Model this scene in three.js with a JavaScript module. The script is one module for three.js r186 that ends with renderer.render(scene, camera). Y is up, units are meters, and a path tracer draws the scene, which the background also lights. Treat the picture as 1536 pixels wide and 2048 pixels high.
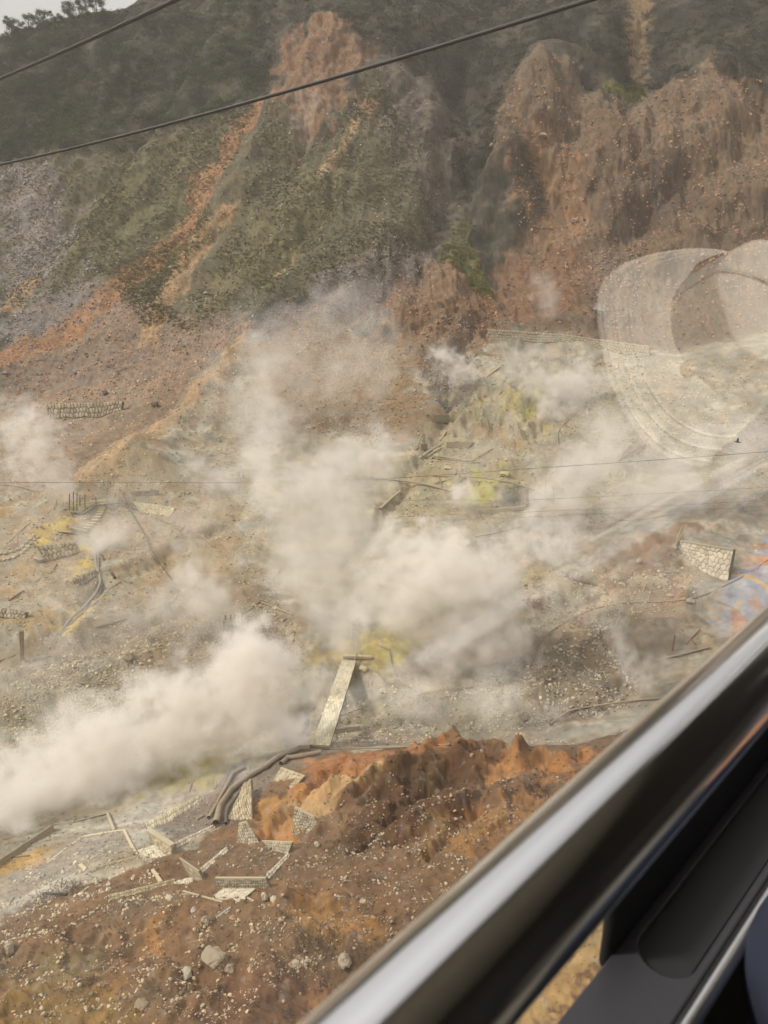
import * as THREE from 'three';
import { mergeGeometries, toCreasedNormals } from 'three/addons/utils/BufferGeometryUtils.js';
import { RoundedBoxGeometry } from 'three/addons/geometries/RoundedBoxGeometry.js';
import { MarchingCubes } from 'three/addons/objects/MarchingCubes.js';

// ---------------------------------------------------------------- camera, sky, sun, exposure
const scene = new THREE.Scene();
const EYE = new THREE.Vector3(0, 60, 0), PITCH = -20 * Math.PI / 180;
const camera = new THREE.PerspectiveCamera(66, 0.75, 0.02, 3000);
camera.position.copy(EYE);
camera.rotation.set(PITCH, 0, 0);
camera.focus = 90;
camera.userData.fStop = 10.0;
camera.updateMatrixWorld(true);

const renderer = new THREE.WebGLRenderer({ antialias: true });
renderer.toneMapping = THREE.LinearToneMapping;
renderer.toneMappingExposure = 1.45;
renderer.shadowMap.enabled = true;

// bright overcast: a plain cloud layer, brighter overhead than at the horizon, with soft unevenness
{
  const W = 256, H = 128, data = new Float32Array(W * H * 4);
  for (let j = 0; j < H; j++) for (let i = 0; i < W; i++) {
    const up = ((j + 0.5) / H - 0.5) * Math.PI, a = (i + 0.5) / W * Math.PI * 2, s = Math.max(0, Math.sin(up));
    const mottle = 1 + 0.05 * Math.sin(a * 3 + 1 + s * 5) * Math.cos(s * 9) + 0.04 * Math.sin(a * 7 + s * 13);
    const L = (0.5 + 0.4 * s) * (s > 0 ? mottle : 1), k = (j * W + i) * 4;
    data[k] = L * 1.0; data[k + 1] = L * 0.985; data[k + 2] = L * 0.965; data[k + 3] = 1;
  }
  const sky = new THREE.DataTexture(data, W, H, THREE.RGBAFormat, THREE.FloatType);
  sky.mapping = THREE.EquirectangularReflectionMapping;
  sky.magFilter = THREE.LinearFilter; sky.wrapS = THREE.RepeatWrapping; sky.needsUpdate = true;
  scene.background = sky; scene.environment = sky;
}
const sun = new THREE.DirectionalLight(new THREE.Color().setRGB(1.0, 0.92, 0.81), 2.8);
sun.name = 'sun';
sun.position.set(-150, 155, -108); sun.target.position.set(0, 0, -120);
sun.castShadow = true; sun.shadow.radius = 14; sun.shadow.mapSize.set(2048, 2048);
Object.assign(sun.shadow.camera, { left: -300, right: 300, top: 300, bottom: -300, near: 1, far: 900 });
scene.add(sun, sun.target);
scene.fog = new THREE.FogExp2(new THREE.Color().setRGB(0.95, 0.87, 0.79), 0.0004);

// ---------------------------------------------------------------- helpers
let seed = 12345;
const rnd = () => { seed = (seed + 0x6d2b79f5) | 0; let t = Math.imul(seed ^ (seed >>> 15), 1 | seed); t = (t + Math.imul(t ^ (t >>> 7), 61 | t)) ^ t; return ((t ^ (t >>> 14)) >>> 0) / 4294967296; };
const rr = (a, b) => a + (b - a) * rnd(), gauss = () => (rnd() + rnd() + rnd() + rnd() - 2) * 0.87;
const clamp = (x, a, b) => x < a ? a : x > b ? b : x, mix = (a, b, t) => a + (b - a) * t;
const smooth = (a, b, x) => { const t = clamp((x - a) / (b - a), 0, 1); return t * t * (3 - 2 * t); };
const V = (x, y, z) => new THREE.Vector3(x, y, z);
const perm = new Uint8Array(512); { const p = [...Array(256).keys()]; for (let i = 255; i > 0; i--) { const j = Math.floor(rnd() * (i + 1)); [p[i], p[j]] = [p[j], p[i]]; } for (let i = 0; i < 512; i++) perm[i] = p[i & 255]; }
const gx = new Float32Array(256), gy = new Float32Array(256); for (let i = 0; i < 256; i++) { const a = i / 256 * Math.PI * 2; gx[i] = Math.cos(a) * 1.5; gy[i] = Math.sin(a) * 1.5; }
function n2(x, y) {
  const X = Math.floor(x), Y = Math.floor(y), fx = x - X, fy = y - Y, i = X & 255, j = Y & 255;
  const u = fx * fx * fx * (fx * (fx * 6 - 15) + 10), v = fy * fy * fy * (fy * (fy * 6 - 15) + 10);
  const a = perm[perm[i] + j], b = perm[perm[i + 1] + j], c = perm[perm[i] + j + 1], d = perm[perm[i + 1] + j + 1];
  const p = gx[a] * fx + gy[a] * fy, q = gx[b] * (fx - 1) + gy[b] * fy, r = gx[c] * fx + gy[c] * (fy - 1), s = gx[d] * (fx - 1) + gy[d] * (fy - 1);
  return mix(mix(p, q, u), mix(r, s, u), v);
}
function fbm(x, y, o = 4, g = 0.5) { let s = 0, a = 1; for (let i = 0; i < o; i++) { s += a * n2(x, y); x = x * 2.03 + 17.1; y = y * 2.03 + 5.3; a *= g; } return s; }
function ridged(x, y, o = 4, g = 0.5) { let s = 0, a = 1; for (let i = 0; i < o; i++) { s += a * (1 - Math.abs(n2(x, y)) * 2); x = x * 2.03 + 7.7; y = y * 2.03 + 31.3; a *= g; } return s; }
function h3(x, y, z) { return perm[perm[perm[x & 255] + (y & 255)] + (z & 255)] / 127.5 - 1; }
function n3(x, y, z) {
  const X = Math.floor(x), Y = Math.floor(y), Z = Math.floor(z); let fx = x - X, fy = y - Y, fz = z - Z;
  fx = fx * fx * (3 - 2 * fx); fy = fy * fy * (3 - 2 * fy); fz = fz * fz * (3 - 2 * fz);
  const L = (k) => mix(mix(h3(X, Y, Z + k), h3(X + 1, Y, Z + k), fx), mix(h3(X, Y + 1, Z + k), h3(X + 1, Y + 1, Z + k), fx), fy);
  return mix(L(0), L(1), fz);
}
const fbm3 = (x, y, z, o = 4) => { let s = 0, a = 1; for (let i = 0; i < o; i++) { s += a * n3(x, y, z); x = x * 2.05 + 3.1; y = y * 2.05 + 9.7; z = z * 2.05 + 1.9; a *= 0.55; } return s; };
const lin = (hex) => { const c = new THREE.Color(hex); return [c.r, c.g, c.b]; };
const taken = {};
const numbered = (name) => { const n = taken[name] = (taken[name] ?? -1) + 1; return n ? name + '_' + String(n).padStart(3, '0') : name; };
function tag(o, label, category, group, kind) { if (label) o.userData.label = label; if (category) o.userData.category = category; if (group) o.userData.group = group; if (kind) o.userData.kind = kind; return o; }
const shade = (o) => { o.castShadow = o.receiveShadow = true; return o; };
function thing(name, label, category, group, kind = 'thing') { const g = new THREE.Group(); g.name = numbered(name); tag(g, label, category, group, kind); scene.add(g); return g; }
function part(parent, name, geo, mat) { const m = shade(new THREE.Mesh(geo, mat)); m.name = name; parent.add(m); return m; }
function solo(name, geo, mat, label, category, group, kind = 'thing') { const m = shade(new THREE.Mesh(geo, mat)); m.name = numbered(name); tag(m, label, category, group, kind); scene.add(m); return m; }
const std = (hex, rough = 0.9, o = {}) => new THREE.MeshStandardMaterial({ color: hex, roughness: rough, ...o });

// a line of sight through a point of the 1536 x 2048 photograph, used to survey where things stand on the ground
const FOCAL = 1024 / Math.tan(33 * Math.PI / 180), cp = Math.cos(PITCH), sp = Math.sin(PITCH), SC = 0.6;
function sight(px, py) { const dx = (px - 768) / FOCAL, dy = -(py - 1024) / FOCAL; return V(dx, sp + dy * cp, -(cp - dy * sp)); }   // z scaled so that -z is horizontal distance
function spot(px, py, D) { const s = sight(px, py); return s.multiplyScalar(D / -s.z).add(EYE); }                                    // that point at horizontal distance D
const pxSize = (p) => { const d = p.clone().sub(EYE); return (d.y * sp - d.z * cp) / FOCAL; };                                        // metres per photograph pixel at p

// ---------------------------------------------------------------- the lie of the land
const survey = [
  [0, 2048, 47], [400, 2048, 45], [768, 2048, 44], [1100, 2048, 44], [1500, 2048, 44],
  [0, 1850, 62], [400, 1850, 58], [768, 1850, 56], [1200, 1850, 54], [1500, 1800, 56],
  [0, 1720, 80], [250, 1700, 77], [500, 1700, 74], [768, 1700, 70], [1100, 1650, 72], [1450, 1600, 76],
  [700, 1560, 88], [900, 1492, 95], [1000, 1500, 94], [1180, 1510, 94], [1350, 1480, 98], [560, 1620, 84], [430, 1640, 88],
  [150, 1650, 96], [300, 1570, 106], [60, 1600, 112], [480, 1540, 104], [600, 1510, 106],
  [640, 1480, 122], [900, 1472, 126], [1150, 1465, 122], [1350, 1440, 118], [450, 1480, 124],
  [0, 1450, 132], [300, 1400, 140], [690, 1320, 152], [1000, 1350, 146], [1250, 1320, 150], [1450, 1300, 148],
  [0, 1250, 166], [400, 1250, 168], [800, 1200, 178], [1100, 1150, 182], [1400, 1110, 186], [1530, 1150, 176],
  [0, 1100, 206], [200, 1010, 232], [500, 1100, 208], [800, 1000, 232], [1000, 1000, 228], [1300, 1000, 222], [1530, 1000, 222],
  [0, 950, 264], [130, 960, 256], [250, 905, 262], [350, 880, 286], [500, 900, 274], [800, 850, 282], [1000, 800, 292], [1300, 800, 284], [1530, 800, 280],
  [0, 800, 342], [200, 770, 350], [450, 750, 328], [700, 720, 330], [880, 700, 334], [1100, 690, 336], [1300, 700, 330], [1530, 700, 322],
  [0, 600, 430], [0, 400, 510], [0, 200, 580], [0, 75, 620], [110, 50, 626], [200, 28, 630], [300, 600, 405], [300, 400, 475], [300, 200, 545], [300, 10, 622],
  [550, 600, 375], [550, 400, 435], [600, 200, 490], [650, 50, 540], [750, 600, 364], [800, 400, 424], [780, 200, 488], [800, 0, 560],
  [900, 580, 362], [925, 400, 446], [930, 200, 516], [950, 0, 580], [1100, 600, 374], [1080, 450, 420], [1080, 300, 446], [1080, 130, 480], [1150, 0, 545],
  [1300, 600, 380], [1300, 400, 425], [1280, 200, 486], [1300, 0, 548], [1530, 600, 374], [1530, 400, 418], [1530, 200, 458], [1530, 0, 520],
];
const knots = survey.map(([px, py, D]) => spot(px, py, D * SC));
{ // out of the frame the valley sides go on
  const w = (x, y, z) => knots.push(V(x, y, z));
  w(0, 32, 10); w(-60, 30, -5); w(60, 34, -10); w(0, 60, 90); w(-120, 55, 60); w(120, 60, 60);
  w(-150, 8, -110); w(150, 16, -100); w(-190, 14, -190); w(190, 30, -180); w(-250, 40, -280); w(250, 90, -270);
  w(-190, 128, -415); w(-125, 143, -400); w(-60, 185, -420); w(60, 208, -430); w(160, 210, -420); w(300, 215, -420); w(-330, 85, -420);
  w(0, 250, -560); w(-160, 130, -560); w(200, 260, -560); w(-360, 70, -600); w(400, 190, -600);
}
const C2 = 36, phi = (dx, dz) => Math.sqrt(dx * dx + dz * dz + C2);
const wts = (() => {
  const n = knots.length, A = knots.map((a, i) => [...knots.map((b, j) => phi(a.x - b.x, a.z - b.z) - (i === j ? 0.6 : 0)), a.y - 30]);
  for (let i = 0; i < n; i++) {
    let p = i; for (let r = i + 1; r < n; r++) if (Math.abs(A[r][i]) > Math.abs(A[p][i])) p = r;
    [A[i], A[p]] = [A[p], A[i]];
    for (let r = i + 1; r < n; r++) { const f = A[r][i] / A[i][i]; if (f) for (let c = i; c <= n; c++) A[r][c] -= f * A[i][c]; }
  }
  const x = new Float64Array(n);
  for (let i = n - 1; i >= 0; i--) { let s = A[i][n]; for (let c = i + 1; c < n; c++) s -= A[i][c] * x[c]; x[i] = s / A[i][i]; }
  return x;
})();
const KX = Float64Array.from(knots, (k) => k.x), KZ = Float64Array.from(knots, (k) => k.z), KN = knots.length;
function base(x, z) { let s = 30; for (let i = 0; i < KN; i++) { const a = x - KX[i], b = z - KZ[i]; s += wts[i] * Math.sqrt(a * a + b * b + C2); } return s; }
// where a line of sight meets the ground
function hit(px, py, H = base) {
  const s = sight(px, py); s.multiplyScalar(1 / -s.z);
  let a = 14, b = 14;
  for (; b < 520; a = b, b += 1.2 + b * 0.006) if (EYE.y + s.y * b < H(s.x * b, -b)) break;
  for (let k = 0; k < 18; k++) { const m = (a + b) / 2; if (EYE.y + s.y * m < H(s.x * m, -m)) b = m; else a = m; }
  return V(s.x * b, H(s.x * b, -b), -b);
}
// ---------------------------------------------------------------- what the ground is made of, patch by patch
// [colour, soft edge in photograph pixels, raggedness, outline]; later patches lie over earlier ones
function patch(pts) {
  const q = pts.map(([a, b]) => hit(a, b)), c = q.reduce((s, p) => s.add(p), V(0, 0, 0)).multiplyScalar(1 / q.length), u = pxSize(c);
  const xs = q.map((p) => p.x), zs = q.map((p) => p.z);
  return { xs, zs, u, x0: Math.min(...xs), x1: Math.max(...xs), z0: Math.min(...zs), z1: Math.max(...zs) };
}
function within(P, x, z) { // signed distance to the outline, positive inside
  const { xs, zs } = P, n = xs.length; let d = 1e9, inside = false;
  for (let i = 0, j = n - 1; i < n; j = i++) {
    const ex = xs[j] - xs[i], ez = zs[j] - zs[i], wx = x - xs[i], wz = z - zs[i], t = clamp((wx * ex + wz * ez) / (ex * ex + ez * ez), 0, 1);
    const bx = wx - ex * t, bz = wz - ez * t; d = Math.min(d, bx * bx + bz * bz);
    if ((zs[i] > z) !== (zs[j] > z) && x < (xs[j] - xs[i]) * (z - zs[i]) / (zs[j] - zs[i]) + xs[i]) inside = !inside;
  }
  return (inside ? 1 : -1) * Math.sqrt(d);
}
function cover(P, x, z, soft, rag) { // 0..1
  const m = (soft + rag) * P.u;
  if (x < P.x0 - m || x > P.x1 + m || z < P.z0 - m || z > P.z1 + m) return 0;
  const w = fbm(x / (P.u * 40) + 3.7, z / (P.u * 40), 5, 0.62);
  return smooth(-soft * P.u, soft * P.u, within(P, x, z) + w * rag * P.u);
}
const PATCHES = [
  // far slope
  ['#635d43', 40, 30, [[0, 330], [330, 270], [520, 190], [560, 350], [420, 640], [250, 660], [0, 640]]],
  ['#7b746e', 14, 40, [[0, 325], [110, 335], [150, 440], [110, 560], [0, 640]]],
  ['#777068', 10, 30, [[130, 560], [200, 520], [200, 600], [60, 690], [0, 690], [0, 650]]],
  ['#646040', 20, 26, [[200, 380], [330, 280], [430, 300], [350, 470], [220, 560], [140, 540]]],
  ['#85705f', 14, 30, [[0, 700], [250, 570], [330, 640], [520, 650], [300, 800], [60, 810], [0, 770]]],
  ['#9a6a4a', 4, 12, [[500, 205], [552, 180], [470, 290], [445, 350], [405, 430], [340, 510], [200, 620], [0, 745], [0, 705], [250, 535], [360, 440], [385, 350], [430, 310]]],
  ['#a37d5c', 4, 10, [[480, 400], [500, 395], [412, 490], [345, 620], [315, 700], [280, 690], [330, 590], [380, 480]]],
  ['#835d46', 9, 26, [[556, 95], [600, 60], [660, 35], [730, 70], [745, 110], [700, 170], [690, 220], [600, 300], [575, 260], [550, 180]]],
  ['#8d7a69', 9, 20, [[590, 205], [650, 195], [640, 250], [605, 300], [585, 305]]],
  ['#59553c', 12, 26, [[548, 195], [578, 275], [600, 305], [690, 225], [750, 150], [820, 280], [880, 470], [780, 555], [560, 600], [400, 665], [375, 600], [470, 440]]],
  ['#656040', 12, 26, [[470, 470], [640, 340], [700, 350], [560, 560], [420, 640], [390, 600]]],
  ['#93694c', 6, 10, [[716, 200], [750, 190], [742, 236], [716, 236]]],
  ['#a08566', 4, 10, [[700, 250], [718, 240], [690, 310], [640, 370], [645, 350]]],
  ['#9b8064', 4, 10, [[600, 490], [612, 484], [575, 540], [540, 570], [545, 555]]],
  ['#665c50', 30, 40, [[760, 130], [850, 160], [925, 300], [890, 470], [800, 340]]],
  ['#716862', 12, 30, [[640, 560], [870, 490], [835, 590], [700, 640], [560, 705], [520, 660]]],
  ['#80604a', 9, 26, [[870, 508], [930, 540], [985, 570], [1000, 640], [960, 700], [900, 760], [800, 700], [765, 590]]],
  ['#735a47', 12, 26, [[1080, 115], [1190, 170], [1260, 205], [1330, 170], [1410, 145], [1560, 190], [1560, 640], [1280, 690], [980, 640], [1050, 480], [990, 300], [1000, 190]]],
  ['#7a6250', 12, 30, [[1270, 200], [1400, 150], [1560, 190], [1560, 330], [1300, 300]]],
  ['#8d664a', 18, 30, [[1070, 262], [1170, 330], [1190, 440], [1130, 485], [1060, 450], [1040, 380], [1010, 330]]],
  ['#5d4a3d', 16, 24, [[1190, 330], [1350, 320], [1420, 420], [1300, 470], [1195, 430]]],
  ['#55463b', 10, 26, [[1010, 250], [1070, 300], [1090, 420], [1050, 430], [1020, 340]]],
  ['#8d6f52', 6, 14, [[1250, -20], [1296, -20], [1300, 80], [1275, 170], [1258, 90]]],
  ['#69683f', 8, 16, [[1200, 170], [1275, 160], [1290, 190], [1250, 200]]],
  ['#65643f', 14, 20, [[880, 510], [930, 420], [965, 520], [995, 575], [960, 585]]],
  ['#7c563e', 12, 26, [[1000, 490], [1180, 480], [1190, 620], [970, 650]]],
  ['#7a6352', 24, 50, [[1170, 500], [1280, 490], [1300, 640], [1190, 640]]],
  ['#a07a58', 7, 14, [[5, 590], [60, 540], [72, 560], [30, 620], [8, 622]]],
  // valley floor
  ['#8d7461', 24, 50, [[0, 780], [480, 690], [420, 820], [320, 880], [150, 990], [0, 990]]],
  ['#7e6450', 10, 30, [[250, 810], [420, 720], [300, 860], [150, 945], [150, 900]]],
  ['#ab8565', 7, 14, [[150, 965], [330, 840], [490, 680], [500, 695], [400, 810], [300, 905], [180, 1000]]],
  ['#8d8062', 8, 16, [[185, 985], [290, 895], [350, 930], [380, 985], [260, 1000]]],
  ['#86694e', 24, 50, [[480, 710], [640, 620], [800, 680], [860, 800], [700, 860], [560, 870]]],
  ['#9a7a5d', 16, 30, [[840, 790], [880, 830], [840, 870], [740, 870], [760, 800]]],
  ['#6a6155', 8, 20, [[850, 700], [940, 690], [935, 800], [890, 820], [850, 760]]],
  ['#958c6c', 24, 60, [[870, 830], [1000, 770], [1180, 740], [1250, 830], [1080, 900], [1090, 1010], [800, 1060], [760, 1000]]],
  ['#a39b4e', 5, 40, [[1000, 800], [1070, 785], [1060, 830], [1020, 840]]],
  ['#a8a24a', 5, 40, [[930, 972], [990, 955], [1010, 985], [980, 1002], [935, 1005]]],
  ['#57564a', 8, 16, [[990, 990], [1050, 975], [1052, 1010], [985, 1020]]],
  ['#94744f', 8, 18, [[930, 850], [1000, 850], [1040, 900], [1000, 905], [960, 870]]],
  ['#9c825f', 30, 60, [[0, 1000], [150, 1010], [130, 1180], [0, 1200]]],
  ['#968160', 30, 60, [[200, 1020], [480, 980], [520, 1180], [300, 1200], [220, 1150]]],
  ['#857860', 20, 50, [[0, 1290], [350, 1150], [600, 1180], [560, 1280], [250, 1380], [0, 1360]]],
  ['#9d7b50', 10, 20, [[0, 1230], [110, 1208], [130, 1245], [20, 1268]]],
  ['#c2a24a', 4, 24, [[72, 1065], [130, 1040], [136, 1070], [84, 1088]]],
  ['#b99a4c', 4, 20, [[162, 1085], [184, 1085], [186, 1140], [156, 1162]]],
  ['#bfa350', 4, 24, [[205, 1178], [160, 1205], [118, 1258], [140, 1262], [180, 1215]]],
  ['#ada05c', 18, 40, [[690, 1275], [760, 1230], [840, 1215], [850, 1290], [790, 1345], [735, 1330], [620, 1330]]],
  ['#bfae58', 6, 40, [[725, 1265], [800, 1245], [815, 1290], [770, 1320]]],
  ['#7a6046', 10, 20, [[790, 1340], [850, 1300], [860, 1340], [810, 1380]]],
  ['#7d5a42', 18, 44, [[1090, 1140], [1370, 1058], [1345, 1130], [1200, 1170], [1120, 1180]]],
  ['#6e4434', 6, 14, [[1055, 1200], [1090, 1195], [1100, 1220], [1075, 1230]]],
  ['#7d7059', 20, 40, [[1050, 1300], [1350, 1150], [1400, 1270], [1250, 1400], [1060, 1470]]],
  ['#9b8f68', 12, 28, [[980, 1160], [1180, 1135], [1200, 1165], [1020, 1185]]],
  ['#98904a', 8, 44, [[320, 1545], [560, 1495], [520, 1512], [420, 1560], [335, 1592]]],
  ['#86784f', 14, 30, [[560, 1400], [640, 1390], [620, 1490], [470, 1510]]],
  ['#3f3a30', 5, 8, [[588, 1400], [620, 1405], [628, 1440], [600, 1450]]],
  ['#938873', 10, 26, [[640, 1455], [1100, 1455], [1150, 1478], [700, 1496]]],
  // near slope
  ['#6f4725', 8, 16, [[1190, 1478], [1000, 1498], [620, 1505], [500, 1600], [430, 1660], [380, 1700], [0, 1830], [-100, 2200], [1700, 2200], [1700, 1400], [1360, 1410]]],
  ['#75685a', 10, 20, [[300, 1655], [420, 1580], [470, 1530], [470, 1600], [430, 1650], [350, 1690]]],
  ['#8d8168', 12, 24, [[-60, 1740], [215, 1655], [250, 1660], [280, 1720], [150, 1745], [-60, 1830]]],
  ['#b38c58', 10, 20, [[-60, 1740], [100, 1690], [100, 1720], [-60, 1790]]],
  ['#6a5f52', 6, 12, [[425, 1655], [445, 1590], [560, 1510], [640, 1508], [540, 1560], [490, 1640]]],
  ['#b0763f', 9, 20, [[500, 1600], [570, 1590], [630, 1560], [700, 1530], [640, 1600], [590, 1680], [520, 1665]]],
  ['#a4683c', 9, 20, [[600, 1520], [700, 1505], [900, 1495], [800, 1540], [700, 1570], [620, 1560]]],
  ['#b48a60', 7, 14, [[560, 1610], [650, 1570], [760, 1540], [780, 1550], [680, 1585], [640, 1630], [560, 1630]]],
  ['#a86f3c', 12, 34, [[960, 1520], [1190, 1500], [1130, 1560], [980, 1545]]],
  ['#98683a', 16, 40, [[880, 1640], [1100, 1560], [1060, 1650], [900, 1720], [840, 1690]]],
  ['#57381e', 14, 30, [[760, 1540], [920, 1500], [1000, 1510], [900, 1620], [780, 1700], [640, 1720]]],
  ['#94683a', 14, 34, [[560, 1830], [600, 1780], [650, 1790], [790, 1855], [760, 1890], [680, 1880]]],
  ['#9a6836', 10, 20, [[280, 1850], [330, 1820], [330, 1860], [290, 1890]]],
  ['#7c6845', 14, 34, [[60, 1920], [200, 1880], [215, 1930], [130, 1970], [60, 1975]]],
  ['#5e3f26', 14, 30, [[660, 1880], [830, 1880], [820, 1960], [640, 1950]]],
  ['#64402b', 18, 40, [[420, 1945], [560, 1930], [640, 1960], [640, 2060], [420, 2060]]],
  ['#865a33', 20, 40, [[640, 2000], [720, 1950], [760, 2060], [640, 2060]]],
  ['#85602f', 18, 44, [[0, 1980], [240, 1960], [280, 2060], [0, 2060]]],
  ['#b08a5a', 14, 30, [[1030, 1990], [1200, 1830], [1240, 1900], [1080, 2060], [960, 2060]]],
].map(([hex, soft, rag, pts]) => { const c = lin(hex), l = c[0] * 0.3 + c[1] * 0.59 + c[2] * 0.11; const k = clamp((c[0] / c[1] - 1.25) / 0.5, 0, 1); return { c: [mix(c[0], l, 0.14) * mix(1.02, 0.96, k), mix(c[1], l, 0.05) * mix(0.97, 1.05, k), mix(c[2], l, 0.06) * 0.96], soft: soft * 1.3, rag: rag * 1.25, P: patch(pts) }; });
// [height of the roughness in metres, its length in metres, outline]: broken rock faces and eroded ground
const CRAGS = [
  [2.8, 15, [[1080, 115], [1260, 205], [1410, 145], [1560, 190], [1560, 560], [1380, 600], [1190, 470], [1060, 330], [990, 300], [1000, 190]]],
  [2.0, 10, [[556, 95], [660, 35], [745, 110], [690, 220], [600, 300], [550, 180]]],
  [1.6, 7, [[870, 508], [1000, 640], [900, 760], [765, 590]]],
  [2.0, 7, [[870, 830], [1000, 770], [1180, 760], [1060, 900], [900, 860]]],
  [1.2, 7, [[760, 1545], [920, 1500], [1180, 1505], [1100, 1600], [900, 1720], [740, 1700]]],
  [1.0, 6, [[510, 1600], [700, 1520], [760, 1560], [620, 1680], [520, 1665]]],
  [0.6, 6, [[0, 1880], [700, 1780], [900, 1900], [800, 2060], [0, 2060]]],
  [1.2, 6, [[560, 1390], [650, 1390], [640, 1480], [560, 1490]]],
].map(([a, l, pts]) => ({ a, l, P: patch(pts) }));
// banks, channels, ledges and spurs: [height in metres, half width in pixels, line]
const STROKES = [
  [-2.4, 16, [[950, 640], [905, 740], [893, 830], [862, 890], [835, 930], [815, 965], [770, 1030], [740, 1060]]],
  [1.8, 26, [[985, 905], [960, 868], [1000, 855], [1050, 890]]], [2.4, 46, [[960, 985], [1010, 985]]], [3.2, 60, [[1000, 800], [1060, 800]]], [2.0, 50, [[1150, 770], [1260, 790]]],
  [-1.6, 18, [[1050, 1010], [1000, 1018], [960, 1030]]], [1.4, 20, [[840, 945], [920, 935], [1040, 945], [1100, 970]]], [-1.4, 16, [[860, 1075], [950, 1062], [1060, 1052], [1180, 1040]]],
  [5, 60, [[150, 985], [240, 930], [300, 885], [360, 850], [430, 770], [490, 690]]], [-2, 26, [[120, 960], [250, 880], [380, 770]]], [-1.5, 22, [[250, 1010], [330, 1000], [400, 1010]]],
  [1.8, 26, [[0, 1105], [60, 1075], [140, 1040], [240, 1010]]], [-1.6, 16, [[200, 1170], [150, 1225], [118, 1270]]], [1.6, 24, [[110, 1170], [190, 1150], [250, 1130], [400, 1060]]], [-1.3, 18, [[280, 1140], [350, 1100], [470, 1040]]],
  [1.5, 26, [[0, 1260], [110, 1262], [200, 1240], [290, 1220], [420, 1170]]], [-1.6, 24, [[60, 1310], [250, 1260], [360, 1210]]], [1.3, 22, [[80, 1400], [200, 1340], [330, 1300], [480, 1270]]], [-1.1, 18, [[0, 1370], [150, 1310], [240, 1290]]],
  [-3.2, 26, [[615, 1400], [612, 1440], [600, 1480]]], [2.2, 30, [[640, 1340], [600, 1390], [560, 1400]]], [1.8, 28, [[740, 1350], [800, 1400], [900, 1410], [1000, 1400]]], [-1.5, 18, [[760, 1440], [860, 1432], [980, 1440]]],
  [2.2, 34, [[980, 1190], [1080, 1165], [1180, 1150]]], [-1.6, 22, [[1000, 1260], [1100, 1225], [1200, 1190]]], [2.0, 30, [[1060, 1400], [1120, 1320], [1200, 1270], [1290, 1240]]], [-2.0, 26, [[1200, 1420], [1260, 1350], [1300, 1290]]], [1.6, 24, [[1200, 1100], [1360, 1060], [1480, 1040]]],
  [1.6, 26, [[1000, 930], [1120, 900], [1250, 900], [1330, 870]]], [-1.4, 20, [[1040, 960], [1160, 960], [1300, 930]]],
  [2.0, 34, [[690, 1590], [760, 1548], [830, 1515], [900, 1488]]], [1.8, 24, [[900, 1488], [930, 1500], [985, 1497], [1040, 1515]]], [1.2, 30, [[1040, 1515], [1180, 1505]]], [-1.6, 26, [[860, 1560], [780, 1640], [720, 1690]]], [-1.1, 20, [[980, 1560], [930, 1640], [860, 1720]]],
  [-1.6, 22, [[640, 1560], [590, 1610], [540, 1660]]], [1.2, 20, [[560, 1612], [620, 1590], [690, 1570]]], [1.0, 26, [[300, 1850], [370, 1810]]], [1.1, 34, [[590, 1800], [660, 1800]]], [0.9, 34, [[120, 1910], [210, 1880]]], [-0.9, 26, [[150, 1870], [330, 1890], [420, 1960]]], [1.0, 30, [[420, 1960], [370, 2010], [330, 2050]]],
  // far wall: spurs and gullies that fall to the left, and the scar at right
  [5, 66, [[640, 60], [580, 200], [480, 330], [400, 480], [330, 620]]], [-3.5, 44, [[560, 150], [470, 290], [390, 420], [270, 560], [120, 680]]], [-2.5, 30, [[600, 300], [500, 400], [400, 500], [340, 640]]], [4.5, 56, [[760, 150], [700, 280], [600, 420], [500, 560], [420, 640]]], [-3, 40, [[720, 240], [660, 380], [580, 500], [500, 600]]],
  [5, 60, [[860, 180], [850, 330], [800, 470], [700, 560]]], [-7, 46, [[930, 120], [935, 280], [900, 420], [850, 520], [700, 620]]], [5, 40, [[300, 60], [200, 220], [80, 380]]], [-5, 40, [[420, 60], [330, 220], [240, 330], [100, 480]]], [5, 40, [[450, 40], [380, 180], [280, 330], [180, 480]]],
  [5.5, 60, [[1080, 110], [1060, 200], [1000, 300], [960, 420]]], [-7, 70, [[1150, 200], [1110, 330], [1110, 440], [1060, 560]]], [5, 56, [[1280, 190], [1230, 270], [1190, 340], [1210, 420]]], [-6, 40, [[1290, 40], [1280, 150], [1250, 230]]], [5, 70, [[1420, 140], [1380, 240], [1300, 320]]], [-6, 44, [[1536, 240], [1440, 330], [1330, 380], [1270, 480]]], [7, 50, [[1536, 360], [1420, 420], [1360, 500]]], [5, 50, [[880, 510], [900, 600], [880, 690]]], [-4, 34, [[980, 440], [1000, 540], [1020, 620]]], [4, 40, [[1100, 480], [1120, 570], [1160, 640]]],
].map(([h, w, pts]) => { const q = patch(pts); return { h, w: w * q.u, P: q }; });
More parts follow.
